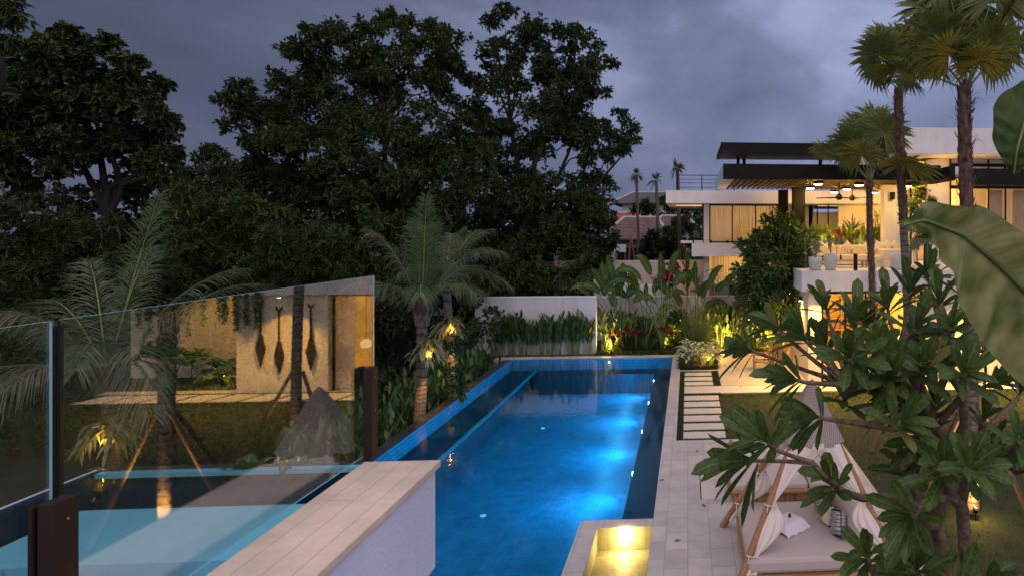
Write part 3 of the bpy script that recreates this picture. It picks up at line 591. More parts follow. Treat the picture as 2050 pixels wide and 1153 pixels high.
# upper terrace
PZ0, PZ1 = 7.26, 7.80; pxl = ax(1448, 22.8)
vp('pergola_beam', B(pxl, 22.8, PZ0, 9.1, 22.95, PZ1), M['black'])
lb = MB(); lb.box(pxl, 22.953, PZ0+.02, pxl+.05, 30.0, PZ1-.02); vp('pergola_side_beam', lb, M['glassedge'])
vp('pergola_soffit', B(pxl+.055, 22.953, PZ0+.09, pxl+.48, 30, PZ0+.12), M['white'])
vp('pergola_roof', B(pxl+.055, 22.953, PZ0+.22, 10.2, 30, PZ1-.03), M['white'])
sl = MB(); x = pxl+.53
while x < 9.9: sl.box(x, 22.96, PZ0+.10, x+.10, 29.95, PZ0+.15); x += .23
vp('slat', sl, M['darkwood'])
bb = MB(); bb.box(ax(1930, 21.8), 21.8, 7.03, 17, 22.0, 7.60); bb.box(9.1+.003, 22.0, 7.2, 9.3, 24, 7.7); vp('pergola_beam', bb, M['black'])
for px0, px1, Y in ((1588, 1612, 27.3), (1560, 1578, 29.4)):
    x0, x1 = ax(px0, Y), ax(px1, Y); vp('column', B(x0, Y, 4.0, x1, Y+.4, PZ0+.05), M['black'], bevel=.01)
vp('terrace_wall', B(ax(1770, 26), 26, 4.02, ax(1806, 26), 26.5, PZ0+.05), M['white'])
up = MB(); up.box(ax(1443, 23.6), 23.6, 8.42, 6.3, 23.75, 8.66); up.box(ax(1443, 23.6), 23.76, 8.42, ax(1443, 23.6)+.1, 27.2, 8.6)
vp('upper_canopy_beam', up, M['black'])
vp('upper_canopy', B(ax(1443, 23.6)+.105, 23.76, 8.43, 6.3, 27.2, 8.55), M['darkwood'])
for px in (1475, 1487, 1640):
    x = ax(px, 26.2); vp('canopy_post', B(x, 26.2, PZ1-.02, x+.12, 26.35, 8.42), M['black'])
X1 = ax(1812, 26)
vp('roof_slab', B(X1, 26, 8.62, 19, 34, 9.68), M['white'])
uw = MB(); uw.box(ax(1855, 28), 28, 4.02, ax(1900, 28), 28.3, 8.61); uw.box(ax(1900, 28)+.003, 28.02, 7.9, 19, 28.3, 8.60); vp('upper_wall', uw, M['white'])
vp('upper_back_wall', B(7.4, 31.5, 4.02, 19, 31.7, 8.6), M['cream'])
fu = MB()
for px in (1900, 1938, 1976, 2010, 2050): fu.box(ax(px, 28), 27.9, 4.02, ax(px, 28)+.06, 27.96, 8.61)
fu.box(ax(1900, 28)+.06, 27.9, 7.3, 19, 27.96, 7.45); fu.box(ax(1900, 28)+.06, 27.905, 8.28, 19, 27.965, 8.42)
f2 = vp('upper_window_frame', fu, M['black'])
curtain(ax(1902, 28.4), ax(1940, 28.4), 28.45, 4.05, 7.3).build('curtain', M['sheer'], V, local=V.location)
for a_, b_ in ((1977, 2007), (2027, 2062)): vp('wood_panel', B(ax(a_, 28.5), 28.5, 4.03, ax(b_, 28.5), 28.6, 7.3), M['oak'])
light('upper_room_light', 'POINT', (11.5, 29.5, 6.9), 380, WARM2, V, .15).location -= V.location
light('upper_room_light', 'POINT', (11.0, 27.0, 7.6), 55, WARM2, V, .1).location -= V.location
dr = MB()
for px in (1808, 1822, 1834): dr.box(ax(px, 26.6), 26.6, 4.02, ax(px, 26.6)+.07, 26.67, 7.25)
vp('door_frame', dr, M['black'])
curtain(ax(1811, 27), ax(1832, 27), 26.95, 4.05, 7.2).build('curtain', M['sheer'], V, local=V.location)

# ceiling lights and fans of the pergola
cl = thing('ceiling_light', '', 'ceiling light', (0, 0, 0), 'round warm lights under the pergola')
MB().lathe([(.17, -.002), (.19, .03), (.19, .10), (0, .105)], n=18).build('housing', M['black'], cl)
MB().lathe([(0, -.035), (.10, -.03), (.155, -.012), (.165, .01)], n=18).build('lens', M['lens'], cl)
light('downlight', 'SPOT', (0, 0, -.03), 130, WARM2, cl, .1, spot=150, blend=.6, rot=(0, 0, 0))
light('halo', 'POINT', (0, 0, -.13), 42, WARM2, cl, .06)
CLP = [(1638, 365, 'front left'), (1720, 367, 'front middle, beside the small fan palm crown'), (1818, 369, 'front right, beyond the white terrace wall'), (1782, 375, 'directly over the white terrace wall'), (1695, 376, 'between the two ceiling fans'), (1670, 382, 'left of the front ceiling fan'), (1622, 374, 'right beside the front black column'), (1597, 382, 'between the two black columns'), (1750, 383, 'at the far back right of the pergola')]
for i, (px, py, lb_) in enumerate(CLP):
    q = G(px, py, 7.28); o = cl if i == 0 else dup(cl, (0, 0, 0)); o.location = (q.x, q.y, 7.20)
    o['label'] = 'round glowing ceiling light under the pergola, '+lb_
fan = thing('ceiling_fan', '', 'ceiling fan', (0, 0, 0), 'ceiling fans under the pergola')
MB().tube([(0, 0, .12), (0, 0, .58)], .02, 8).build('rod', M['black'], fan); MB().lathe([(0, -.12), (.10, -.09), (.14, 0), (.09, .10), (.03, .14)], n=16).build('motor', M['black'], fan)
for a_ in range(3):
    m_ = Matrix.Rotation(R(a_*120+12), 4, 'Z'); MB().obox(m_ @ Vector((.62, 0, .0)), (1.0, .13, .015), m_ @ Matrix.Rotation(R(8), 4, 'X')).build('blade', M['black'], fan)
for i, (px, py, Y) in enumerate(((1680, 391, 25.6), (1706, 384, 27.6))):
    q = A(px, py, Y); o = fan if i == 0 else dup(fan, (0, 0, 0), R(50)); o.location = (q.x, q.y, 6.78 if i == 0 else 6.85)
    o['label'] = ['front ceiling fan hanging lowest under the pergola slats', 'rear ceiling fan under the pergola, behind the front one'][i]
sp = tag(thing('speaker', 'small black speaker mounted high on the white terrace wall', 'speaker', (0, 0, 0)))
q = A(1787, 392, 25.9); sp.location = (q.x, 25.9, q.z); MB().box(-.08, -.07, -.16, .08, .08, .14).build('cabinet', M['black'], sp, bevel=.01); MB().lathe([(0, 0), (.055, 0), (.06, .01), (0, .012)], n=14).build('grille', M['bronze'], sp, loc=(0, -.072, 0)).rotation_euler = (R(90), 0, 0)

# terrace glass rail, clamp post
gr = thing('terrace_glass_rail', 'clear glass rail along the front edge of the lit upper terrace', 'glass rail', (6.4, 22.86, 4.02))
gp = MB(); x = Lx+.1
while x < 9.5: gp.box(x, 22.85, 4.06, x+1.75, 22.862, 5.17); x += 1.78
gp.build('glass_panel', M['wglass'], gr, local=gr.location)
for px in (1713, 1853):
    x = ax(px, 22.8); B(x-.07, 22.81, 4.02, x+.07, 22.845, 4.62).build('clamp', M['black'], gr, local=gr.location)
# planters
def pot(px, py0, py1, Y, r, label):
    zb = 4.02; q = A(px, py1, Y); h = (py1-py0)/1300*(Y+.3)
    t = thing('planter_pot', label, 'plant pot', (q.x, Y, zb), 'pale concrete pots on the upper terrace edge')
    MB().lathe([(0, 0), (r*.72, 0), (r*.88, h*.18), (r, h*.6), (r, h), (r*.9, h), (r*.88, h*.93), (0, h*.93)], n=26).build('pot', M['pot'], t)
    MB().lathe([(0, h*.935), (r*.86, h*.935)], n=18).build('soil', M['soil'], t); return t, h
p1_, h1 = pot(1632, 515, 541, 23.25, .24, 'shorter pale pot half behind the leafy tree on the upper terrace edge')
p2_, h2 = pot(1663, 508, 541, 23.25, .24, 'tall pale pot with a thin young shrub left of the black clamp')
p3_, h3 = pot(1795, 508, 541, 23.25, .25, 'pale pot beside the ringed palm trunk at the right of the terrace')
# corner sofa
sf = thing('corner_sofa', 'long cream corner sofa built along the back of the upper terrace', 'sofa', (6.4, 26.2, 4.02))
sx0, sx1 = ax(1619, 26.6), ax(1766, 26.6)
def sp_(n, *a): return MB().box(*a).build(n, M['cush'], sf, local=sf.location, bevel=.035)
B(sx0, 26.1, 4.02, sx1, 27.2, 4.24).build('base', M['white'], sf, local=sf.location)
nn = 5; w_ = (sx1-sx0)/nn
for i in range(nn): sp_('seat_cushion', sx0+i*w_+.01, 26.05, 4.245, sx0+(i+1)*w_-.01, 26.95, 4.46)
for i in range(nn): sp_('back_cushion', sx0+i*w_+.02, 26.85, 4.463, sx0+(i+1)*w_-.02, 27.15, 4.84)
ex0, ex1 = ax(1737, 25.4), ax(1765, 25.4)
sp_('seat_cushion', sx1-.75, 24.9, 4.245, sx1+.2, 26.04, 4.45); B(sx1-.72, 24.95, 4.02, sx1+.2, 26.05, 4.24).build('base', M['white'], sf, local=sf.location)
ax0, ax1 = ax(1764, 25.0), ax(1812, 25.0)
B(ax0+.02, 24.5, 4.02, ax1, 25.9, 4.30).build('end_block', M['cush'], sf, local=sf.location, bevel=.02); B(ax0+.03, 24.7, 4.303, ax1-.03, 25.9, 4.72).build('end_block', M['cush'], sf, local=sf.location, bevel=.04)
def cushion(name, loc, s, label, m='cush', rot=(0, 0, 0), th=.16, group='cream scatter cushions on the terrace sofa', cat='cushion'):
    n = 13; u = np.linspace(-1, 1, n); U_, V_ = np.meshgrid(u, u)
    pin = 1-.10*(1-U_**4)*np.abs(V_)**6; pin2 = 1-.10*(1-V_**4)*np.abs(U_)**6
    H = (np.clip(1-U_**4, 0, 1)*np.clip(1-V_**4, 0, 1))**.5*th/2
    m_ = MB()
    for sg in (1, -1): m_.grid(np.stack([U_*s/2*pin2, sg*H, V_*s/2*pin], -1)[:, ::sg])
    o = m_.build(name, M[m]); o.location = loc; o.rotation_euler = rot
    return tag(o, label, cat, group)
for px, py, Y, rz, s, lb_ in ((1645, 495, 26.4, 45, .42, 'diamond standing cream cushion at the left end of the terrace sofa'), (1697, 495, 26.4, 45, .42, 'diamond standing cream cushion in the middle of the terrace sofa'), (1733, 496, 26.4, 45, .38, 'cream cushion behind the small palm trunk on the terrace sofa'),
    (1761, 496, 25.7, 20, .50, 'large tilted cream cushion in the corner of the terrace sofa'), (1776, 492, 25.7, 40, .40, 'cream cushion on the raised end of the terrace sofa, left'), (1792, 493, 25.8, 38, .38, 'cream cushion on the raised end of the terrace sofa, middle'), (1802, 496, 25.8, 15, .28, 'smallest cream cushion, at the right end of the terrace sofa')):
    q = A(px, py, Y); cushion('scatter_cushion', q, s, lb_, rot=(R(-14), R(rz), 0))
ct = thing('coffee_table', 'low wooden coffee table on the upper terrace', 'table', (ax(1697, 24.9), 24.9, 4.02))
MB().box(-.75, -.35, .26, .75, .35, .31).build('table_top', M['teak'], ct, bevel=.01); MB().box(-.7, -.3, .08, .7, .3, .11).build('shelf', M['teak'], ct)
for x in (-.7, .62):
    for y in (-.32, .24): MB().box(x, y, 0, x+.07, y+.07, .258).build('leg', M['teak'], ct)
vs = thing('flower_vase', 'small dark vase of yellow orchids on the coffee table', 'vase', (ax(1683, 24.8), 24.8, 4.33))
MB().lathe([(0, 0), (.06, 0), (.05, .06), (.03, .14), (.035, .18), (0, .17)], n=14).build('vase', M['black'], vs)
fb = MB(); a_ = rng.uniform(0, 6.28, 26); zz = rng.uniform(.25, .5, 26); fb.leaves(np.c_[.07*np.cos(a_), .07*np.sin(a_), zz], rng.normal(0, 1, (26, 3)), rng.normal(0, 1, (26, 3)), .06, .04, nseg=1); fb.build('flowers', M['yel'], vs)
MB().tube([(0, 0, .1), (.02, 0, .3), (.06, 0, .48)], .006, 5).build('stem', M['stem'], vs)

# ================================================================== LEFT WING
W = thing('villa_wing', 'flat roofed white wing of the villa with tall curtained windows', 'villa wing', (3, 33, 0))
def wp(name, mb, m, bevel=0): return mb.build(name, m, W, local=W.location, bevel=bevel)
wx = lambda px: ax(px, 31.0); x32 = lambda px: ax(px, 32.0)
wp('roof_slab', B(wx(1333), 31, az(408, 31), 9.5, 39, az(383, 31)), M['white'])
wp('balcony_slab', B(wx(1385), 31, az(513, 31), 9.5, 34, az(487, 31)), M['white'])
zf, zc_ = az(487, 31), az(408, 31)
wp('pier', B(x32(1409), 32, 0, x32(1420), 32.5, zc_-.003), M['white'])
fw = MB()
for px in (1421, 1466, 1513, 1557): fw.box(x32(px)-.03, 32.0, zf+.01, x32(px)+.03, 32.08, zc_-.005)
fw.box(x32(1421)+.031, 32.0, zf+.01, x32(1557)-.031, 32.08, zf+.08); fw.box(x32(1421)+.031, 32.0, zc_-.08, x32(1557)-.031, 32.08, zc_-.005)
f3 = wp('window_frame', fw, M['black'])
B(x32(1421), 32.03, zf+.08, x32(1557), 32.045, zc_-.08).build('pane', M['wglass'], f3, local=W.location)
wp('curtain', curtain(x32(1423), x32(1466), 32.5, zf+.03, zc_-.05, .05, .11), M['sheer']); wp('curtain', curtain(x32(1468), x32(1556), 32.5, zf+.03, zc_-.05, .05, .11), M['sheer'])
ib = MB(); ib.box(x32(1421)-.3, 35.5, zf, 6.4, 35.7, zc_-.01); ib.box(x32(1421)-.25, 32.51, zf, x32(1421)-.1, 35.5, zc_-.01); ib.box(6.2, 33, zf, 6.4, 35.5, zc_-.01)
wp('inner_wall', ib, M['cream'])
light('room_light', 'POINT', (2.3, 34.2, 6.2), 60, WARM2, W, .2).location -= W.location
rv = MB(); rv.box(x32(1560), 33.0, zf, x32(1637), 33.2, zc_-.01); wp('stone_wall', rv, M['stone'])
rv = MB(); rv.box(x32(1637)+.003, 33.4, zf-.8, x32(1760), 33.6, zc_-.35); wp('rear_wall', rv, M['cream'])
cw = MB()
for a_, b_ in ((1636, 1656), (1660, 1680), (1683, 1702)): cw.box(ax(a_, 33.4), 33.35, az(413.5, 33.4), ax(b_, 33.4), 33.37, az(405, 33.4))
wp('clerestory_window', cw, emit('lit_clerestory', (1, .66, .28), .75))
fm_ = MB()
for px in (1635.5, 1657, 1681.5, 1703): fm_.box(ax(px, 33.3), 33.3, az(455, 33.3), ax(px, 33.3)+.05, 33.34, az(404, 33.3))
wp('window_frame', fm_, M['black'])
wp('screen_frame', B(x32(1406), 32, zf, x32(1408.5), 32.3, zc_-.004), M['black'])
wp('soffit_light', B(x32(1352), 33.5, zc_-.03, x32(1404), 33.55, zc_-.002), emit('soffit_strip', (1, .7, .35), 1.2))
wp('planter_wall', B(ax(1363, 31.4), 31.3, zf+.003, ax(1407, 31.4), 31.9, zf+.12), M['white'])
lo = MB(); lo.box(x32(1424), 32.35, 1.5, 6.2, 32.4, az(513, 31)-.01)
wp('lower_curtain', curtain(x32(1425), 5.6, 32.6, 2.3, az(513, 31)-.02, .05, .12), M['sheer'])
wp('lower_back_wall', B(x32(1424), 35.2, 0, 7.5, 35.4, az(513, 31)-.01), M['cream'])
light('lower_room_light', 'POINT', (2.6, 34.0, 3.8), 150, WARM2, W, .2).location -= W.location
rl = thing('wing_glass_rail', 'glass rail with short black clamps along the left wing balcony', 'glass rail', (2.2, 31.1, zf))
B(wx(1388), 31.05, zf+.02, wx(1560), 31.062, zf+.62).build('glass_panel', M['wglass'], rl, local=rl.location)
for px in (1388, 1423, 1457, 1491): B(wx(px)-.04, 31.01, zf-.18, wx(px)+.04, 31.045, zf+.16).build('clamp', M['black'], rl, local=rl.location)
rr = thing('roof_railing', 'thin black metal railing on the flat roof of the left wing', 'railing', (ax(1393, 35), 35, az(383, 31)))
rz0 = az(383, 31)
for px in (1357, 1405, 1436, 1470): MB().tube([(ax(px, 35), 35, rz0), (ax(px, 35), 35, az(353, 35))], .03, 6).build('post', M['black'], rr, local=rr.location)
for py in (353, 361, 368.5, 377): MB().tube([(ax(1354, 35), 35, az(py, 35)), (ax(1480, 35), 35, az(py, 35))], .022 if py < 360 else .014, 6).build('rail', M['black'], rr, local=rr.location)

# ================================================================== neighbours' houses beyond the wall
def hip(name, label, px0, px1, pyr, pye, Y, depth, roofm, wallm, z0=-.05, over=.8, ridge=.5, extra=None):
    x0, x1 = ax(px0, Y), ax(px1, Y); ze, zr = az(pye, Y), az(pyr, Y+depth/2); zr = max(zr, ze+1.0)
    t = thing(name, label, 'house', ((x0+x1)/2, Y+depth/2, z0))
    MB().box(x0+over, Y+over, z0, x1-over, Y+depth-over, ze+.05).build('wall', M[wallm], t, local=t.location)
    m = (x0+x1)/2; hw = (x1-x0)/2*ridge; yc = Y+depth/2
    rf = MB(); Vv = [(x0, Y, ze), (x1, Y, ze), (x1, Y+depth, ze), (x0, Y+depth, ze), (m-hw, yc, zr), (m+hw, yc, zr)]
    rf.add(Vv, [(0, 1, 5, 4), (2, 3, 4, 5)]); rf.add(Vv, [(1, 2, 5), (3, 0, 4)]); rf.add([(x0, Y, ze-.12), (x1, Y, ze-.12), (x1, Y+depth, ze-.12), (x0, Y+depth, ze-.12), *Vv[:4]], [(0, 3, 2, 1), (0, 1, 5, 4), (1, 2, 6, 5), (2, 3, 7, 6), (3, 0, 4, 7)])
    r = rf.build('roof', M[roofm], t, local=t.location)
    rg = MB()
    for a_, b_ in ((4, 5), (0, 4), (1, 5)): rg.tube([Vv[a_], Vv[b_]], .14, 6)
    rg.build('ridge_tiles', M['stone'], r, local=t.location)
    for k in range(3):
        xx = x0+over+.6+k*(x1-x0-2*over-1.2)/3
        f = MB().box(xx, Y+over-.06, z0+(ze-z0)*.45, xx+.9, Y+over-.004, z0+(ze-z0)*.85).build('window', M['black'], t, local=t.location)
    return t
def tiles(n, a, b_): return brick(n, a, b_, tuple(x*.4 for x in a), .35, .3, .02, rough=.8, wear=.5, axes='XZY')
M['rooftile'] = tiles('old_brown_tiles', (.17, .09, .085), (.10, .06, .06)); M['redtile'] = tiles('red_tiles', (.42, .07, .05), (.34, .055, .045)); M['greytile'] = tiles('grey_tiles', (.09, .09, .11), (.07, .07, .09))
hip('neighbour_house', 'neighbouring house with a weathered brown tiled roof just behind the boundary wall', 1198, 1345, 436, 478, 52, 12, 'rooftile', 'stone')
hip('neighbour_house', 'smaller weathered brown tiled roof behind and right of the nearest neighbouring house', 1295, 1400, 433, 458, 62, 10, 'rooftile', 'stone')
hip('neighbour_house', 'house with a bright red tiled roof behind the brown roofs', 1195, 1290, 427, 445, 74, 12, 'redtile', 'white')
hip('neighbour_house', 'distant two storey house with a dark grey roof on the skyline', 1222, 1370, 387, 408, 92, 14, 'greytile', 'white', over=1.5)
sg = tag(B(ax(1230, 49), 49, az(504, 49), ax(1253, 49), 49.1, az(489, 49)).build('white_board', M['white']), 'blank white board standing before the nearest brown roofed house', 'board')
for x in (ax(1232, 49), ax(1250, 49)): B(x, 49.02, -.05, x+.1, 49.08, az(504, 49)).build('post', M['bark'], sg)

# ================================================================== daybed under the A-frame canopy
def woven():
    m, nt, out = newmat('woven_rattan'); tcn = mk(nt, 'ShaderNodeTexCoord'); sp_ = mk(nt, 'ShaderNodeSeparateXYZ', {0: tcn.outputs['UV']})
    a = mk(nt, 'ShaderNodeMath', {0: sp_.outputs[0], 1: 560.}, operation='MULTIPLY'); b = mk(nt, 'ShaderNodeMath', {0: sp_.outputs[1], 1: 46.}, operation='MULTIPLY')
    fl = mk(nt, 'ShaderNodeMath', {0: b.outputs[0]}, operation='FLOOR'); ph = mk(nt, 'ShaderNodeMath', {0: a.outputs[0], 1: mk(nt, 'ShaderNodeMath', {0: fl.outputs[0], 1: 1.6}, operation='MULTIPLY').outputs[0]}, operation='ADD')
    s1 = mk(nt, 'ShaderNodeMath', {0: ph.outputs[0]}, operation='SINE'); s2 = mk(nt, 'ShaderNodeMath', {0: mk(nt, 'ShaderNodeMath', {0: b.outputs[0], 1: 6.283}, operation='MULTIPLY').outputs[0]}, operation='COSINE')
    h = mk(nt, 'ShaderNodeMath', {0: s1.outputs[0], 1: mk(nt, 'ShaderNodeMath', {0: s2.outputs[0], 1: -.9}, operation='MULTIPLY').outputs[0]}, operation='ADD')
    r = mk(nt, 'ShaderNodeMapRange', {0: h.outputs[0], 1: -.9, 2: .6, 3: 0., 4: 1.})
    cx = mk(nt, 'ShaderNodeMix', {'Factor': r.outputs[0], 'A': (.17, .13, .115, 1), 'B': (.42, .34, .31, 1)}, data_type='RGBA')
    p_ = mk(nt, 'ShaderNodeBsdfPrincipled', {'Base Color': cx.outputs['Result'], 'Roughness': .75}); bp = mk(nt, 'ShaderNodeBump', {'Height': h.outputs[0], 'Strength': .6, 'Distance': .01}); nt.links.new(bp.outputs[0], p_.inputs['Normal'])
    nt.links.new(p_.outputs[0], out.inputs[0]); return m
M['woven'] = woven()
AP = np.array((2.10, 10.85, 2.90))
FT = {'fl': (.68, 9.62), 'fr': (3.36, 9.70), 'rr': (3.36, 12.0), 'rl': (.64, 11.98)}
gz = thing('daybed_canopy', 'timber pole canopy with woven peaked cap and tied muslin drapes over the near daybed', 'canopy', (2.1, 10.85, 0))
def gp_(name, mb, m, bevel=0): return mb.build(name, M[m], gz, local=gz.location, bevel=bevel)
def along(k, t): f = np.array((*FT[k], 0.)); top = AP+np.array((0, 0, -.12)); return f+(top-f)*t
for k in FT: gp_('pole', MB().tube([along(k, t) for t in np.linspace(0, 1.0, 7)], [.062, .06, .057, .055, .052, .05, .048], 12), 'pole')
cv = []; NTH = 72; rows = []
ks = ['fr', 'rr', 'rl', 'fl']; cor = [math.atan2(FT[k][1]-AP[1], FT[k][0]-AP[0]) for k in ks]
for t in np.linspace(0, 1, 22):
    row = []
    for j in range(NTH+1):
        u = (j % NTH)/NTH*4; i = int(u); f = u-i; a, b_ = np.array(FT[ks[i]]), np.array(FT[ks[(i+1) % 4]])
        e2 = a*(1-f)+b_*f-AP[:2]; m_ = 1-(2*f-1)**2
        T_ = t*.32; xy = AP[:2]+e2*(T_*(1+.10*m_)+.035*math.sin(min(t*6, 1)*1.57))
        z = AP[2]+.06-.05*(1-math.cos(min(t*5, 1)*3.14))*.5-t*(AP[2]-.12)*.32-(.10*m_*t**1.5)
        row.append((xy[0], xy[1], z))
    rows.append(row)
gp_('woven_cap', MB().grid(rows), 'woven')
def drape(k, mid, ts=(.60, .42, .19, .07), w0=.245):
    f = np.array((*FT[k], 0.)); cen = np.array((mid[0], mid[1], 0)); n = 44; rows = []
    inn = AP[:2]-f[:2]; inn = inn/np.linalg.norm(inn)
    T = np.linspace(.72, ts[3], 34)
    for t in T:
        p = along(k, t)
        # width along the side of the canopy opening, pinched at both ties
        def bump_(t0, t1, w): s_ = np.clip((t-t0)/(t1-t0), 0, 1); return w*np.sin(np.pi*s_)
        if t > ts[1]: s_ = (t-ts[1])/(.70-ts[1]); w = .035+w0*s_**1.35
        elif t > ts[2]: w = .035+bump_(ts[2], ts[1], .17)
        else: s_ = (ts[2]-t)/(ts[2]-ts[3]); w = .035+.14*min(1, s_*1.6)
        dirv = cen-np.array((p[0], p[1], 0)); dirv[2] = 0; dirv = dirv/np.linalg.norm(dirv)
        nv = np.array((-dirv[1], dirv[0], 0))
        c_ = p+dirv*(w*.9+.02)+np.array((inn[0], inn[1], 0))*.0
        if t < ts[1]: c_ = p+dirv*(.055+w*.5)+np.array((0, 0, -.03))
        ang = np.arange(n+1)/n*6.283; pl_ = 1+.25*np.cos(ang*9+t*7)
        b2 = .035+.08*min(1, w*4)
        rows.append(c_+np.outer(np.cos(ang)*w*(1+.08*np.cos(ang*9+t*7)), dirv)+np.outer(np.sin(ang)*b2*pl_, nv))
    gp_('drape', MB().grid(rows), 'muslin')
    for tt in (ts[1], ts[2]):
        p = along(k, tt)+np.array((.02, 0, -.01)); a_ = np.linspace(0, 6.283, 16)
        tb = MB(); tb.tube([p+np.array((.09*math.cos(x), .085*math.sin(x), .012*math.sin(2*x))) for x in a_], .009, 6, cap=False)
        tb.tube([p+np.array((0, -.09, 0)), p+np.array((.05, -.12, .05)), p+np.array((.09, -.10, -.02))], .008, 5); tb.tube([p+np.array((0, -.09, 0)), p+np.array((-.05, -.11, .04)), p+np.array((-.07, -.11, -.08))], .008, 5)
        gp_('curtain_tie', tb, 'muslin')
mx = (AP[0], 9.9); drape('fl', (2.1, 10.2)); drape('fr', (2.1, 10.2)); drape('rl', (2.1, 11.6), w0=.20); drape('rr', (2.1, 11.6), w0=.20)
db = thing('daybed', 'wide timber daybed with a taupe mattress under the peaked canopy', 'daybed', (2.05, 10.75, 0))
fm = MB(); fm.box(.93, 9.72, .20, 3.18, 11.80, .27); fm.tube([(.88, 9.70, .24), (2.0, 9.66, .23), (3.24, 9.70, .24)], .045, 10); fm.tube([(.92, 9.66, .24), (.90, 10.8, .24), (.92, 11.86, .24)], .045, 10)
fm.build('frame', M['pole'], db, local=db.location)
for x in (1.0, 2.05, 3.1):
    for y in (9.74, 11.7): MB().tube([(x, y, 0), (x, y, .2)], [.035, .045], 10).build('leg', M['pole'], db, local=db.location)
B(.90, 9.72, .275, 3.12, 11.82, .50).build('mattress', M['mattress'], db, local=db.location, bevel=.055)
def bolster(x0, x1, y0, y1, z0, h, name, label, cat='cushion', m='mattress', grp=None):
    cx, cy = (x0+x1)/2, (y0+y1)/2; rows = []
    for u in np.linspace(-1, 1, 19):
        s_ = (1-abs(u)**5)**.5; a_ = np.linspace(0, 6.283, 25); rx, rz = (x1-x0)/2*s_, h/2*s_
        rows.append(np.c_[rx*np.sign(np.cos(a_))*np.abs(np.cos(a_))**.75, np.full(25, u*(y1-y0)/2), rz*np.sign(np.sin(a_))*np.abs(np.sin(a_))**.75+h/2])
    o = MB().grid(rows).build(name, M[m], loc=(cx, cy, z0)); return tag(o, label, cat, grp)
bolster(2.55, 2.98, 9.98, 11.72, .49, .42, 'bolster', 'large taupe bolster lying along the right side of the near daybed')
def striped(name, c1, c2, s, axis=0):
    m, nt, out = newmat(name); tcn = mk(nt, 'ShaderNodeTexCoord'); mp_ = mk(nt, 'ShaderNodeMapping', {'Vector': tcn.outputs['Object'], 'Scale': (3, 3, s)})
    nz = mk(nt, 'ShaderNodeTexNoise', {'Vector': mp_.outputs[0], 'Scale': 1., 'Detail': 4, 'Roughness': .7}); r = mk(nt, 'ShaderNodeValToRGB', {0: nz.outputs['Fac']})
    r.color_ramp.elements[0].position = .44; r.color_ramp.elements[1].position = .54; r.color_ramp.elements[0].color = c4(c1); r.color_ramp.elements[1].color = c4(c2)
    p_ = mk(nt, 'ShaderNodeBsdfPrincipled', {'Base Color': r.outputs[0], 'Roughness': .9}); nt.links.new(p_.outputs[0], out.inputs[0]); return m
M['stripe'] = striped('black_white_weave', (.02, .02, .025), (.50, .46, .46), 150)
def pillow(loc, s, rot, label, m):
    o = cushion('throw_pillow', loc, s, label, m, rot, .17, 'throw pillows on the near daybed', 'pillow')
    return o
o = pillow((2.44, 10.42, .70), .42, (R(8), R(18), R(102)), 'black and white woven pillow nearest the camera on the near daybed', 'stripe')
MB().box(-.2, .03, -.2, .2, .036, .2).build('back_panel', M['black'], o)
o = pillow((2.36, 11.35, .70), .42, (R(8), R(18), R(110)), 'black and white woven pillow at the far end of the near daybed', 'stripe')
o = pillow((2.34, 10.88, .68), .36, (R(8), R(0), R(104)), 'pale pillow with black tassels between the two woven pillows', 'cush')
for sx in (-1, 1):
    for sz in (-1, 1):
        tb = MB()
        for k in range(5): tb.tube([(sx*.15, 0, sz*.15), (sx*(.17+.02*random.random()), random.uniform(-.03, .03), sz*(.17+.03*random.random()))], .008, 5)
        tb.build('tassel', M['black'], o)
tt = thing('tray_table', 'small dark wood tray table standing on the near daybed', 'table', (1.66, 10.74, .50), rz=R(38))
MB().box(-.2, -.15, .13, .2, .15, .155).build('table_top', M['darkwood'], tt, bevel=.006)
for x in (-.17, .17):
    for y in (-.12, .12): MB().tube([(x, y, 0), (x, y, .13)], [.016, .02], 8).build('leg', M['darkwood'], tt)
U_, V_ = np.meshgrid(np.linspace(-1, 1, 31), np.linspace(-1, 1, 31)); xx, yy = U_*.31, V_*.31
ov = np.maximum(np.maximum(np.abs(xx)-.2, np.abs(yy)-.16), 0); zz = .160-np.clip(ov, 0, .2)*1.0+.008*np.sin(np.arctan2(yy, xx)*11)*(ov > 0)*ov*8
sh_ = np.where(ov > 0, 1-ov*.9, 1); o = MB().grid(np.stack([xx*sh_, yy*sh_, zz], -1)).build('tablecloth', M['linen'], loc=(1.66, 10.74, .501)); o.rotation_euler = (0, 0, R(38))
tag(o, 'white linen cloth draped over the small tray table on the near daybed', 'tablecloth')
o = MB().lathe([(0, 0), (.022, 0), (.026, .05), (.02, .055), (.015, .01), (0, .01)], n=12).build('cup', M['darkwood'], loc=(1.70, 10.78, .664)); tag(o, 'tiny dark cup on the white tray table cloth', 'cup')
# second daybed behind
d2 = thing('daybed', 'low timber daybed with three taupe cushions behind the canopy', 'daybed', (2.1, 13.6, 0))
fm = MB(); fm.box(.95, 13.02, .10, 3.35, 14.6, .17); fm.tube([(.84, 12.98, .22), (2.1, 12.93, .22), (3.4, 12.98, .22)], .05, 10); fm.tube([(.88, 12.95, .22), (.86, 13.8, .22), (.88, 14.65, .22)], .05, 10)
for i in range(6): fm.box(1.0+i*.39, 12.99, .02, 1.37+i*.39, 13.01, .20)
fm.build('frame', M['pole'], d2, local=d2.location)
for x in (.95, 2.0, 3.25):
    for y in (13.02, 14.5): MB().tube([(x, y, 0), (x, y, .2)], [.04, .05], 10).build('leg', M['pole'], d2, local=d2.location)
for x0, x1 in ((.86, 1.62), (1.64, 2.42), (2.44, 3.34)): B(x0, 12.96, .23, x1, 14.5, .38).build('seat_cushion', M['mattress'], d2, local=d2.location, bevel=.045)
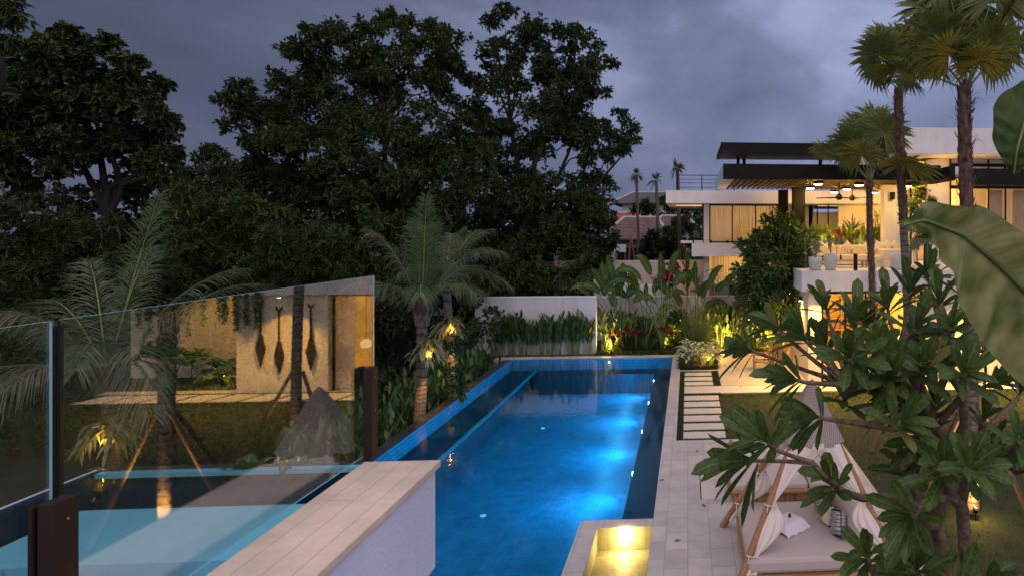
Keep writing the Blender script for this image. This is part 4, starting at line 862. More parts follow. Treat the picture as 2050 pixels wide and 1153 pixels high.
cushion('throw_pillow', (2.62, 13.4, .46), .45, 'grey pillow lying on the low daybed behind the canopy', 'mattress', (R(74), 0, R(10)), .14, None, 'pillow')
# covers in the deck
for i, (y0, y1) in enumerate(((14.2, 15.0), (13.2, 14.1))):
    q0 = .28
    o = MB().box(q0, y0, .0, q0+.62, y1, .006).build('deck_cover', M['paver']); tag(o, ['thin stone access cover in the deck, the one farther from the camera', 'thin stone access cover in the deck beside the leg of the canopy drape'][i], 'cover', 'access covers in the deck')
    MB().box(q0-.02, y0, .0, q0-.001, y1, .008).build('edge', M['black'], o)

# teak armchairs on the patio
def armchair(loc, rz, label):
    t = thing('teak_chair', label, 'chair', loc, 'low teak armchairs on the patio', rz)
    for x in (-.30, .30):
        MB().box(x-.025, -.36, 0, x+.025, -.31, .56).build('leg', M['teak'], t, bevel=.004)
        MB().tube([(x, .34, 0), (x, .22, .30)], .025, 8).build('leg', M['teak'], t)
        MB().box(x-.05, -.42, .565, x+.05, .34, .60).build('armrest', M['teak'], t, bevel=.006)
    s_ = MB()
    for i in range(7): s_.obox((0, -.34+i*.09, .36-i*.018), (.58, .075, .02), Matrix.Rotation(R(-11), 4, 'X'))
    s_.box(-.30, -.34, .28, -.27, .26, .33); s_.box(.27, -.34, .28, .30, .26, .33)
    s_.build('seat', M['teak'], t)
    s_ = MB(); Mx = Matrix.Rotation(R(-32), 4, 'X')
    for i in range(6): s_.obox(Vector((-.24+i*.095, .24, .24)) + Mx @ Vector((0, 0, .40)), (.075, .02, .86), Mx)
    s_.obox(Vector((0, .24, .24))+Mx @ Vector((0, 0, .80)), (.60, .035, .06), Mx)
    s_.build('backrest', M['teak'], t); return t
armchair((2.95, 25.6, 0), R(-100), 'low slatted teak armchair on the patio nearest the pool')
armchair((3.6, 26.7, 0), R(-75), 'low slatted teak armchair on the patio half hidden by the frangipani trunk')
armchair((6.5, 25.6, 0), R(150), 'low teak armchair glimpsed between the frangipani leaves before the lit room')

# leaves fallen on the deck
fl0 = None
for i, (px, py) in enumerate(((1349, 1084), (1398, 905), (1330, 960), (1404, 1010), (1480, 775))):
    q = G(px, py); o = MB().leaves((0, 0, 0), (1, .3, .05), (0, 0, 1), .14, .05, droop=.05, nseg=4, prof='lance', fold=.3).build('fallen_leaf', M['fryel'], loc=(q.x, q.y, .012)); o.rotation_euler = (0, 0, i*1.7)
    tag(o, ['fallen leaf on the deck right of the golden basin', 'fallen leaf on the deck just in front of the stepping stones', 'fallen leaf near the pool side halfway along the deck', 'fallen leaf on the deck beside the canopy drape', 'fallen leaf on the patio behind the long stone slab'][i], 'leaf', 'fallen leaves on the paving')
# garden uplights
def uplight(loc, target, en, label, r=.05, spot=75, col=WARM, glow=3., lens='lens'):
    t = thing('garden_uplight', label, 'uplight', loc)
    d = (Vector(target)-Vector(loc)).normalized(); q = d.to_track_quat('Z', 'Y').to_matrix().to_4x4()
    h = MB().lathe([(0, -.05), (r, -.05), (r, .06), (r*.9, .06), (r*.88, .045)], n=14).build('housing', M['black'], t); h.rotation_euler = q.to_euler(); h.location = (0, 0, .16)
    lo = MB().lathe([(0, .05), (r*.86, .045)], n=14).build('lens', M[lens], t); lo.rotation_euler = q.to_euler(); lo.location = (0, 0, .16)
    MB().tube([(0, 0, -.05), (0, 0, .12)], .012, 6).build('spike', M['black'], t)
    o = light('beam', 'SPOT', Vector((0, 0, .16))+d*.07, en*5, col, t, .03, spot=spot, blend=.7); o.rotation_euler = d.to_track_quat('-Z', 'Y').to_euler()
    if glow: light('glow', 'POINT', Vector((0, 0, .2))+d*.12+Vector((0, -.06, 0)), glow*4, col, t, .03)
    return t
uplight((5.44, 11.93, 0), (5.52, 12.22, 1.6), 190, 'bright uplight at the foot of the tallest fan palm on the lawn', glow=8)
uplight((5.62, 15.8, 0), (5.56, 16.3, 3), 60, 'small uplight at the foot of the slender ringed palm farther back on the lawn')
uplight((6.05, 20.9, 0), (6.12, 21.4, 4), 60, 'uplight hidden under the frangipani leaves at the foot of the shortest fan palm')
q = G(1224, 700); uplight((q.x, 29.2, .0), (q.x+.1, 29.9, 1.7), 130, 'bright uplight in the planted bed at the far end of the pool', glow=16, spot=110)
q = G(1442, 698); uplight((1.55, 29.15, .0), (1.5, 29.9, 1.4), 170, 'bright uplight among the reedy stems at the back left of the patio', glow=20, spot=115)
uplight((3.62, 29.3, .0), (3.5, 30.1, 1.4), 130, 'uplight among the reedy stems behind the teak armchairs', glow=16, spot=115)
uplight((.75, 27.5, .1), (.6, 26.6, .9), 60, 'uplight hidden inside the variegated plants beside the stepping stones', glow=16, spot=120)
uplight((.80, 25.75, .1), (.75, 26.4, .6), 20, 'uplight at the front edge of the variegated plants', glow=6, spot=120)
uplight((-1.0, 30.1, .0), (-.8, 30.6, 2.2), 110, 'uplight low between the giant leaves and the feathery shrub', glow=6, spot=120)
uplight((12.8, 24.1, 0), (12.6, 24.9, 1.2), 110, 'uplight in the planted recess right of the paddle wall', glow=20, spot=120)
uplight((ax(1725, 28.4), 28.5, 4.02), (ax(1725, 28.4), 29.3, 5.1), 120, 'uplight in the planting behind the terrace sofa', glow=22, spot=130)
uplight((ax(1655, 28.4), 28.4, 4.02), (ax(1655, 28.4), 29.2, 5.1), 90, 'uplight behind the left end of the terrace sofa', glow=12, spot=130)
uplight((.75, 33.2, zf), (.72, 33.8, zf+1), 20, 'uplight at the foot of the roof terrace palm left of the curtained window', glow=4, spot=110)

# ================================================================== VEGETATION
ORD = ['first', 'second', 'third', 'fourth', 'fifth', 'sixth', 'seventh', 'eighth', 'ninth', 'tenth', 'eleventh', 'twelfth', 'thirteenth', 'fourteenth', 'fifteenth', 'sixteenth', 'seventeenth', 'eighteenth', 'nineteenth', 'twentieth', 'twenty-first', 'twenty-second', 'twenty-third', 'twenty-fourth']
def ordlabels(objs, key, tail):
    for i, o in enumerate(sorted(objs, key=key)): o['label'] = ORD[i]+' '+tail
def rdirs(n): return nrm(rng.normal(0, 1, (n, 3)))
def foliage(mb, blobs, Y, dens=22, leaf=.32, k=9, wr=.42, ysp=1.6, hang=.0, up=.35, shell=.45, flat=.85):
    cen = []
    for (px, py, r) in blobs:
        n = max(6, int(r*r/dens)); c_ = A(px, py, Y+rng.uniform(-ysp, ysp)); rr = r/1300*(Y+1)
        ns = max(3, int(r/5.5)); sd_ = rdirs(ns); sd_[:, 1] = sd_[:, 1]*flat-.25*rng.random(ns); sr = rr*rng.uniform(.22, .46, ns)
        sc_ = sd_*(rr*rng.uniform(.45, 1.0, ns))[:, None]; w_ = sr**2; pick = rng.choice(ns, n, p=w_/w_.sum())
        d = rdirs(n); d[:, 2] = np.abs(d[:, 2])*.9-.25; d = nrm(d)
        cen.append(np.array(tuple(c_))+sc_[pick]+d*(sr[pick]*rng.random(n)**.4)[:, None])
    P = np.concatenate(cen); D_ = nrm(rdirs(len(P))+np.array((0, -.2, up)))
    PP = np.repeat(P, k, 0); N = len(PP); dd = nrm(np.repeat(D_, k, 0)*.55+rdirs(N)); 
    base = PP+dd*leaf*.10+np.repeat(D_, k, 0)*(rng.random(N)*leaf*.9)[:, None]
    mb.leaves(base, dd-np.array((0, 0, hang)), rdirs(N)+np.array((0, 0, 1)), leaf*rng.uniform(.7, 1.15, N), leaf*wr*rng.uniform(.8, 1.2, N), droop=.15, nseg=1, fold=.05)
    return P
def bigtree(name, label, blobs, Y, base, r0, mats, dens=22, leaf=.32, cat='tree', z0=-1.3, limbs=None, wr=.42, fk=90, **kw):
    bx_, by_ = base; foot = A(bx_, by_, Y); foot.z = z0
    t = thing(name, label, cat, foot)
    tr = MB(); fork = A(bx_+random.uniform(-15, 15), by_-fk, Y)
    tr.tube([foot, (foot+fork)/2+Vector((random.uniform(-.3, .3), 0, 0)), fork], [r0, r0*.8, r0*.65], 10)
    ends = [A(px, py, Y+random.uniform(-.6, .6)) for i, (px, py, r) in enumerate(blobs) if not (limbs and i % limbs)]
    mains = ends[::5] if len(ends) > 6 else ends[:2]; mc = []
    for e_ in mains:
        e1 = fork.lerp(e_, .62); w1 = fork.lerp(e1, .35)+Vector((random.uniform(-.6, .6), random.uniform(-.4, .4), .12*(e1-fork).length)); w2 = fork.lerp(e1, .7)+Vector((random.uniform(-.5, .5), random.uniform(-.4, .4), .05*(e1-fork).length))
        tr.tube([fork, w1, w2, e1, e_], [r0*.42, r0*.30, r0*.24, r0*.18, .02], 7, cap=False); mc += [(w1, r0*.26), (w2, r0*.2), (e1, r0*.15)]
    for e_ in ends:
        if e_ in mains: continue
        a_, ra = min(mc, key=lambda q_: (q_[0]-e_).length+.8*max(0, q_[0].z-e_.z)); m_ = a_.lerp(e_, .5)+Vector((random.uniform(-.4, .4), random.uniform(-.3, .3), random.uniform(-.1, .15)*(e_-a_).length))
        tr.tube([a_, m_, e_], [ra*.7, ra*.45, .015], 5, cap=False)
    tr.build('trunk', M['darkbark'], t, local=foot)
    mb = MB()
    foliage(mb, blobs, Y, dens, leaf, wr=wr, **kw)
    mb.build('crown', M[mats], t, local=foot)
    return t
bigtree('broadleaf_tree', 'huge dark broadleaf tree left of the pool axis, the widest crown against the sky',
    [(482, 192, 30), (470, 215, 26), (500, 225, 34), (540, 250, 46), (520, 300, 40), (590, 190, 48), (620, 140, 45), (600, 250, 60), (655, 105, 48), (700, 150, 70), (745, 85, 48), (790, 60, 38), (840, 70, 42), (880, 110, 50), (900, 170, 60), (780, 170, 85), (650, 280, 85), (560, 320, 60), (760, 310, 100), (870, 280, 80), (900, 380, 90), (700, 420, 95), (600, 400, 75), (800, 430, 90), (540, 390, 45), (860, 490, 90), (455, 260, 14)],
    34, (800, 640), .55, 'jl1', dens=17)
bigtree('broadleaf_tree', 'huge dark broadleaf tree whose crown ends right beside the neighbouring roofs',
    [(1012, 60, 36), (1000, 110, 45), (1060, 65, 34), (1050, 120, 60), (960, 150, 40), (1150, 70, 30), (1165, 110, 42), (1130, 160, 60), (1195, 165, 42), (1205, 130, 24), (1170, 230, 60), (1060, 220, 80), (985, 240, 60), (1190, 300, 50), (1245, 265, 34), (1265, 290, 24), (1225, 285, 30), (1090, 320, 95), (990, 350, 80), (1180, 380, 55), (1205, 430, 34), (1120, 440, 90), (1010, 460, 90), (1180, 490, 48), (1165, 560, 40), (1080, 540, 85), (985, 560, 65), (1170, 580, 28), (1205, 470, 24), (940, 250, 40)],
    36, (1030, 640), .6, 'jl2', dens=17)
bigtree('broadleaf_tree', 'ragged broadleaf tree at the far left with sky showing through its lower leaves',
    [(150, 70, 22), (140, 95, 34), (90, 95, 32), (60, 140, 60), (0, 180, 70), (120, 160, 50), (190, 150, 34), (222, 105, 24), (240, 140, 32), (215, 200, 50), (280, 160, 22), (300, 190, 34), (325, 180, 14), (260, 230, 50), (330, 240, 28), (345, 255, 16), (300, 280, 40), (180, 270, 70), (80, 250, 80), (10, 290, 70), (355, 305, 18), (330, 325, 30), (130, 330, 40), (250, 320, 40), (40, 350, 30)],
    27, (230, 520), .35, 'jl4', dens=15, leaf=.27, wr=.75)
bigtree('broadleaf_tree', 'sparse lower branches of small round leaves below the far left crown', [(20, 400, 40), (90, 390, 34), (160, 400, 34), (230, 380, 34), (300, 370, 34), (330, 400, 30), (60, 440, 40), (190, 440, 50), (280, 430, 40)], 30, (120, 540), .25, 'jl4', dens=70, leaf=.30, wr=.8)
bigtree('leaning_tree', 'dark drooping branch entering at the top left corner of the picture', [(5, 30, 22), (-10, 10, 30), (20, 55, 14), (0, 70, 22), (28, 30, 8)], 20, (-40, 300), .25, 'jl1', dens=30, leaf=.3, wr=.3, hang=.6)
bigtree('domed_tree', 'distant dome shaped tree between the two large crowns', [(430, 335, 40), (395, 350, 36), (465, 350, 36), (430, 370, 55), (500, 350, 26), (360, 375, 30), (400, 400, 50), (480, 400, 50)], 62, (430, 470), .5, 'jl2', dens=11, leaf=.45, z0=-1.3)
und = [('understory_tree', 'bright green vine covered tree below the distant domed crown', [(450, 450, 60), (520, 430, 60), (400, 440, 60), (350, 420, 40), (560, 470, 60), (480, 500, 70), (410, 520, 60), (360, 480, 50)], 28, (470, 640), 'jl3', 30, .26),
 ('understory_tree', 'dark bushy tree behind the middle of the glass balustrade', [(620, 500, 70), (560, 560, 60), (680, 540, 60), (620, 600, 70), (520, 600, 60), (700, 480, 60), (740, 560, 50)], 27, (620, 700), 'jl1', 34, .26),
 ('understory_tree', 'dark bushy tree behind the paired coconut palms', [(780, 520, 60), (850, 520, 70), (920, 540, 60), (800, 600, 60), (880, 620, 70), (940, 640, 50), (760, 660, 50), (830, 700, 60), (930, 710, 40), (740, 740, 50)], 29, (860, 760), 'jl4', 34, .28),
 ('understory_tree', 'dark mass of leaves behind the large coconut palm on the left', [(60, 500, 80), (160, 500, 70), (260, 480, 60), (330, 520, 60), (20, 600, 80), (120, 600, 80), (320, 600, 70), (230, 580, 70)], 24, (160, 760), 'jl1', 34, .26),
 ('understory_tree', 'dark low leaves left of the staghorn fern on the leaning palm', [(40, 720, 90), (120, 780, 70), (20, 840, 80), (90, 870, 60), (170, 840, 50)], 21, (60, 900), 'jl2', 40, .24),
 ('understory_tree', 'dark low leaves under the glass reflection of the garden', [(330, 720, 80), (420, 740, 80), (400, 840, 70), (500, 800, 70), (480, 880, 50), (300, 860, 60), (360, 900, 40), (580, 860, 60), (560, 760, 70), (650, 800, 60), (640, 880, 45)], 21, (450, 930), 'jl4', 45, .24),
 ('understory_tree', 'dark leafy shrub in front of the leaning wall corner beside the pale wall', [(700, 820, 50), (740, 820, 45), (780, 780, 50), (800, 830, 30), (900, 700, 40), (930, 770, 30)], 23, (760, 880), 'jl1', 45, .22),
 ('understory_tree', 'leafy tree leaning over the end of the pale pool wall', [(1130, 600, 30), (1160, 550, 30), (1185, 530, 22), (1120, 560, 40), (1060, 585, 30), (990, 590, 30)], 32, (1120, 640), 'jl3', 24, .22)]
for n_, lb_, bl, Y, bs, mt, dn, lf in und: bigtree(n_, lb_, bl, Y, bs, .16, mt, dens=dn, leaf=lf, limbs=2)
# deep jungle behind, one mass
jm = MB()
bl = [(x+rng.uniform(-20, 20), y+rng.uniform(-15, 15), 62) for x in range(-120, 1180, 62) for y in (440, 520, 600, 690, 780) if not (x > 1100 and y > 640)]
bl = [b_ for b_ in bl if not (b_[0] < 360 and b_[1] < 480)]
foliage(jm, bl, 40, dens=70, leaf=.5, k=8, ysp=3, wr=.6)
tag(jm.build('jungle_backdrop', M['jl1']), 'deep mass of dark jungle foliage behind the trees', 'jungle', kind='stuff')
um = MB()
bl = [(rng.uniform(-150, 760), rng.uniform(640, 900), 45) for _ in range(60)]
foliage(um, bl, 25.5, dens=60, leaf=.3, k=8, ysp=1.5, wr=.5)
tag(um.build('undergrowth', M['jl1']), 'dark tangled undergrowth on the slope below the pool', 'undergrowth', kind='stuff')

# far trees and palms beyond the wall
bigtree('garden_tree', 'round dark tree in front of the brown tiled roofs beyond the boundary wall', [(1330, 490, 34), (1370, 480, 30), (1300, 505, 26), (1350, 515, 26), (1395, 500, 26), (1310, 470, 14)], 45, (1340, 530), .2, 'jl2', dens=9, leaf=.35, z0=-.05, fk=20)
bigtree('garden_tree', 'dark trees between the grey roof and the brown roofs in the distance', [(1330, 420, 22), (1300, 415, 18), (1360, 425, 24), (1395, 425, 26), (1280, 425, 12), (1345, 405, 14), (1225, 445, 14), (1215, 455, 14)], 70, (1330, 440), .3, 'jl1', dens=5, leaf=.5, z0=-.05, fk=6)
bigtree('garden_tree', 'dark trees seen through the open corner of the left wing', [(1380, 440, 26), (1395, 470, 20), (1370, 455, 18)], 48, (1385, 500), .15, 'jl2', dens=8, leaf=.35, z0=-.05, fk=20)
def farpalm(px, py_top, py_base, Y, label, n=11, r=.9, z0=-.05, straight=True):
    top = A(px, py_top, Y); foot = Vector((top.x, Y, z0)); t = thing('distant_palm', label, 'palm', foot)
    MB().tube([foot, (foot+top)/2+Vector((.15, 0, 0)), top], [.16*r, .12*r+.05, .11], 8).build('trunk', M['bark'], t, local=foot)
    mb = MB()
    for i in range(n):
        a_ = rng.uniform(0, 6.28); el = rng.uniform(-.9, 1.3); d = np.array((math.cos(a_)*math.cos(el), math.sin(a_)*math.cos(el), math.sin(el)))
        mb.leaves(np.array(tuple(top))+d*.15+rng.normal(0, .05, (7, 3)), d+rng.normal(0, .22, (7, 3)), (0, 0, 1), r*rng.uniform(.6, 1.1, 7), .12, droop=.35, nseg=2)
    mb.build('crown', M['cocodry'], t, local=foot); return t
farpalm(1274, 350, 560, 50, 'distant bare topped palm on the left, rising beside the brown roofs', 14, .55)
farpalm(1314, 362, 540, 52, 'distant palm with drooping dry fronds in the middle, beside the brown roofs', 10, .95)
farpalm(1356, 338, 382, 40, 'slim palm rising behind the roof railing of the left wing', 16, .6)
for i, px in enumerate((1217, 1263)):
    q = A(px, 522, 40); t = thing('tree_stake', ['timber stake tripod left of the other behind the boundary wall', 'timber stake tripod under the distant bare palm behind the boundary wall'][i], 'stake', (q.x, 40, -.05), 'stake tripods behind the boundary wall')
    for a_ in range(3): MB().tube([(.8*math.cos(a_*2.1), .6*math.sin(a_*2.1), 0), (0, 0, 5.2)], .05, 6).build('pole', M['pole'], t)

# ------------------------------------------------------------------ feather palms
def frond(parent, base, azim, el, L, droop, local, n=74, ll=.62, dry=0., wid=.024, twist=0., name='frond', side_dr=.45):
    d = np.array((math.cos(azim)*math.cos(el), math.sin(azim)*math.cos(el), math.sin(el))); T_ = np.linspace(0, 1, 16)
    base = np.array(tuple(base)); z = np.array((0, 0, 1.))
    P = base+np.outer(T_*L, d)-np.outer(droop*L*T_**2.2, z)
    mb = MB(); mb.tube(P, np.linspace(.03, .004, 16), 6, mi=1, squash=.6)
    tt = np.linspace(.14, .99, n); PP = np.stack([np.interp(tt, T_, P[:, i]) for i in range(3)], 1); TT = nrm(np.stack([np.interp(tt, T_, nrm(np.gradient(P, axis=0))[:, i]) for i in range(3)], 1))
    S = nrm(np.cross(TT, z+0*TT)); Uu = np.cross(S, TT)
    for sg in (-1, 1):
        dd = nrm(TT*(.75+.6*tt[:, None])+sg*S*.8+Uu*.18+rng.normal(0, .07, (n, 3)))
        le = ll*(np.sin(np.pi*(.12+.80*tt))**.7)*rng.uniform(.85, 1.1, n)
        isd = rng.random(n) < dry
        for fl, mi in ((~isd, 0), (isd, 2)):
            if fl.any(): mb.leaves(PP[fl], dd[fl], Uu[fl], le[fl]*(1 if mi == 0 else .9), wid, droop=side_dr*rng.uniform(.6, 1.5, fl.sum())*(1 if mi == 0 else 1.5), nseg=3, prof='lance', fold=.1, mi=mi)
    return mb.build(name, [M['coco'], M['stem'], M['cocodry']], parent, local=local)
def coconut(label, foot, top, r, specs, L, ll, sheath=.5, group='coconut palms on the slope left of the pool'):
    foot, top = Vector(foot), Vector(top); t = thing('coconut_palm', label, 'palm', foot)
    m_ = (foot+top)/2+Vector((.12, 0, 0)); MB().tube([foot, foot.lerp(m_, .5)+Vector((.05, 0, 0)), m_, top], [r*1.35, r*1.05, r, r*.9], 14).build('trunk', M['cocobark'], t, local=foot)
    c = MB()
    for i in range(16):
        a_ = i*2.4; d = np.array((math.cos(a_), math.sin(a_), 2.2)); b_ = np.array(tuple(top))+np.array((math.cos(a_)*r*.7, math.sin(a_)*r*.7, -.25+.02*i))
        c.leaves(b_, d, d*0+np.array((math.cos(a_), math.sin(a_), -.3)), .6, .16, nseg=3, prof='strap', fold=.3)
    c.tube([top+Vector((0, 0, -.35)), top, top+Vector((0, 0, .35))], [r*1.25, r*1.5, r*.6], 10)
    c.build('leaf_sheath', M['fibre'], t, local=foot)
    for (a_, el, lf, dr, dy) in specs: frond(t, top+Vector((0, 0, .15)), R(a_), R(el), L*lf, dr, foot, ll=ll, dry=dy)
    return t
cq = A(215, 765, 17.3)
coconut('large low coconut palm with a broad crown behind the far corner of the left pool', (cq.x+.15, 17.3, -1.3), cq, .19,
    [(80, 76, 1.05, .14, .1), (140, 66, .95, .35, .5), (30, 60, 1.0, .38, .3), (200, 58, .95, .55, .6), (-15, 52, 1.0, .50, .3), (170, 40, 1.05, .55, .5), (-40, 38, .95, .55, .4), (250, 60, .8, .45, .7), (300, 48, .8, .6, .4), (100, 40, .9, .5, .2), (60, 45, .95, .4, .1), (225, 30, .8, .6, .8), (5, 25, .8, .5, .2), (110, 60, 1.05, .3, .2), (155, 52, 1.05, .5, .5), (50, 52, 1.05, .42, .3), (185, 50, 1.0, .5, .4), (270, 35, .7, .6, .8), (320, 25, .8, .5, .6)], 5.3, 1.05)
cq = A(845, 628, 20)
coconut('nearer of the paired coconut palms beside the pool, with the tallest upright frond', (A(826, 800, 20).x, 20, -1.3), cq, .16,
    [(90, 85, 1.0, .04, .0), (130, 78, .95, .2, .2), (180, 68, 1.12, .34, .35), (20, 72, 1.0, .28, .2), (0, 60, 1.05, .38, .2), (75, 80, .9, .2, 0), (200, 48, .95, .6, .3), (-30, 45, .9, .55, .2), (240, 50, .85, .6, .3), (290, 52, .8, .6, .3), (60, 50, .9, .4, .1), (160, 40, .85, .6, .4)], 3.55, .88)
cq = A(893, 560, 23)
coconut('farther of the paired coconut palms beside the pool, half behind the nearer crown', (A(897, 760, 23).x, 23, -1.3), cq, .14,
    [(20, 62, 1.0, .36, .2), (-10, 45, 1.0, .45, .3), (60, 60, .9, .3, .1), (100, 62, .8, .3, .1), (-60, 40, .9, .6, .4), (0, 25, .8, .6, .5), (330, 55, .85, .5, .2), (230, 40, .7, .6, .2)], 3.0, .8)
# staghorn ferns with lamps strapped to the trunks
def stag(px, py, Y, s, label, lab2):
    q = A(px, py, Y-.25); t = thing('staghorn_fern', label, 'fern', q, 'staghorn ferns growing on the coconut trunks')
    mb = MB()
    for i in range(46):
        a_ = rng.uniform(0, 6.283); el = rng.uniform(-.2, 1.1); d = np.array((math.cos(a_)*math.cos(el), math.sin(a_)*math.cos(el)*.7-.25, math.sin(el))); L = s*rng.uniform(.38, .66)
        mb.leaves((0, 0, 0), d, (0, 0, 1), L, s*.13, droop=.9, nseg=5, prof='strap')
        for k in range(3):
            tt = .5+.15*k; b_ = d*L*tt-np.array((0, 0, 1))*(.9*L*tt**2); mb.leaves(b_, d*.6+rng.normal(0, .5, 3)+np.array((0, 0, -.5)), (0, 0, 1), L*.42, s*.06, droop=.6, nseg=3, prof='strap')
    mb.build('fronds', M['fern'], t); 
    lp = thing('trunk_lamp', lab2, 'lamp', q+Vector((.10*s, -.30, -.28*s)), 'small lamps strapped to the coconut trunks')
    MB().lathe([(0, -.04), (.035, -.04), (.035, .04), (.03, .045)], n=10).build('housing', M['black'], lp); MB().lathe([(0, .046), (.03, .046)], n=10).build('lens', M['lens'], lp)
    light('beam', 'SPOT', (0, 0, .08), 90*s, WARM2, lp, .03, spot=120, rot=(R(180-12), 0, 0)); light('glow', 'POINT', (0.0, -.05, .10), 14*s, WARM2, lp, .03)
    light('down', 'SPOT', (.0, -.05, -.08), 260*s, WARM2, lp, .03, spot=60, rot=(R(20), 0, 0)); 
stag(222, 855, 17.1, 1.3, 'big staghorn fern glowing on the trunk of the large low coconut palm', 'lamp in the big staghorn fern on the large low coconut palm')
stag(862, 690, 20.0, 1.05, 'staghorn fern on the nearer of the paired coconut trunks', 'lamp in the staghorn fern on the nearer paired coconut trunk')
stag(903, 645, 23.0, 1.15, 'staghorn fern on the farther of the paired coconut trunks', 'lamp in the staghorn fern on the farther paired coconut trunk')

# ------------------------------------------------------------------ fan palms on the lawn
def fanleaf(parent, hub, ctr, rad, local, tilt=0, n=46, spread=150, name='frond'):
    hub, ctr = np.array(tuple(hub)), np.array(tuple(ctr)); mb = MB()
    d = ctr-hub; L = np.linalg.norm(d); mid = (hub+ctr)/2+np.array((0, 0, .10*L))
    mb.tube([hub, mid, ctr], [.022, .016, .012], 6, mi=1)
    dn = nrm(d); ref = np.array((0, 0, 1.)) if abs(dn[2]) < .9 else np.array((0, -1., 0))
    s = nrm(np.cross(dn, ref)); nrmv = np.cross(s, dn); nrmv = nrmv*math.cos(tilt)+s*math.sin(tilt); s = np.cross(dn, nrmv)
    a_ = np.radians(np.linspace(-spread, spread, n))
    dd = np.cos(a_)[:, None]*dn+np.sin(a_)[:, None]*s+nrmv*(.10+.06*rng.normal(0, 1, n))[:, None]
    mb.leaves(np.repeat(ctr[None], n, 0), dd, nrmv, rad*(1-.22*np.abs(a_/3.14)**2)*rng.uniform(.93, 1.05, n), rad*.145*spread/150, droop=rng.uniform(.14, .42, n), nseg=5, prof='fan', fold=.16)
    return mb.build(name, [M['fan'], M['stem']], parent, local=local)
def fanpalm(label, px_b, Y, px_t, py_t, r, leaves_, rad, fibre_from=.35, z0=0, hub=None):
    top = A(px_t, py_t, Y); foot = Vector((ax(px_b, Y), Y, z0)); t = thing('fan_palm', label, 'palm', foot, 'fan palms on the lawn')
    pts = [foot.lerp(top, k)+Vector((.05*math.sin(k*5), 0, 0)) for k in np.linspace(0, 1, 9)]
    MB().tube(pts, [r*1.25, r*1.08, r, r, r*.98, r*.96, r*.95, r*.95, r], 14).build('trunk', M['palmbark'], t, local=foot)
    fb = MB(); n = int(620*(1-fibre_from)); 
    for i in range(n):
        k = fibre_from+(1-fibre_from)*i/n; p = foot.lerp(top, k); a_ = i*2.4+rng.uniform(-.3, .3); o_ = np.array((math.cos(a_), math.sin(a_), 0.))
        fb.leaves(np.array(tuple(p))+o_*r*.9+np.array((.05*math.sin(k*5), 0, 0)), o_*.14+np.array((rng.normal(0, .3), rng.normal(0, .3), 1)), o_+np.array((0, 0, .01)), r*rng.uniform(1.1, 1.8), r*.5, droop=-.12*rng.random(), nseg=3, prof='strap', fold=.2)
        if i % 5 == 0: fb.tube([np.array(tuple(p))+o_*r, np.array(tuple(p))+o_*r*1.7+np.array((0, 0, .05)), np.array(tuple(p))+o_*r*(1.9+random.random())+np.array((0, 0, random.uniform(-.1, .15)))], [.006, .004, .002], 4)
    fb.tube([foot.lerp(top, fibre_from+.01)+Vector((.05*math.sin(fibre_from*5), 0, 0)), *[p for p, k in zip(pts, np.linspace(0, 1, 9)) if k > fibre_from+.02]], r*1.04, 12)
    fb.build('leaf_bases', M['fibre'], t, local=foot)
    for (px, py, dy, rf, tl) in leaves_:
        c = A(px, py, Y+dy); fanleaf(t, top+Vector((0, 0, -.05)), c, rad*rf, foot, tilt=tl)
    return t
fanpalm('tallest fan palm with a thick shaggy trunk, crown cut by the top edge', 1944, 12.25, 1935, 175, .125,
    [(1935, 60, .2, 1.0, 0), (1880, 75, -.3, .95, .5), (1855, 20, .3, 1.0, .4), (1985, 95, -.4, .9, -.5), (2015, 30, .1, 1.05, -.4), (1935, 10, .6, 1.0, 0), (1900, 110, -.6, .8, .3), (2040, 90, .5, .9, -.7), (1830, 90, .6, .8, .6), (1960, 120, -.7, .7, 0), (1870, 120, .5, .8, .4), (1990, -10, 0, 1, 0), (1900, -20, .2, 1, 0), (1820, 160, .9, .5, .5)], .95, .33)
fanpalm('slender fan palm with a ringed grey lower trunk, second tallest', 1820, 16.2, 1802, 180, .11,
    [(1800, 90, .3, .95, 0), (1760, 110, -.2, .95, .5), (1750, 145, .4, .8, .5), (1835, 100, -.3, .9, -.5), (1845, 150, .4, .8, -.4), (1795, 140, -.7, .8, 0), (1770, 80, .7, .9, .3), (1820, 65, .8, .9, -.2), (1785, 165, .8, .7, .2)], .92, .62)
fanpalm('shortest fan palm with its crown in front of the dark pergola', 1745, 21.4, 1743, 362, .105,
    [(1738, 275, .3, 1.0, 0), (1700, 290, -.2, .85, .5), (1680, 305, .5, .8, .5), (1770, 265, -.2, .95, -.4), (1765, 310, .5, .8, -.5), (1725, 310, -.8, .85, .1), (1750, 245, .8, .95, 0), (1715, 260, .7, .8, .3), (1650, 300, -.4, .55, .3)], 1.15, .30)
fp = bpy.data.objects['fan_palm.001']; fanleaf(fp, (5.4, 16.2, 7.0), A(1815, 330, 15.8), .95, fp.location, tilt=-.3)
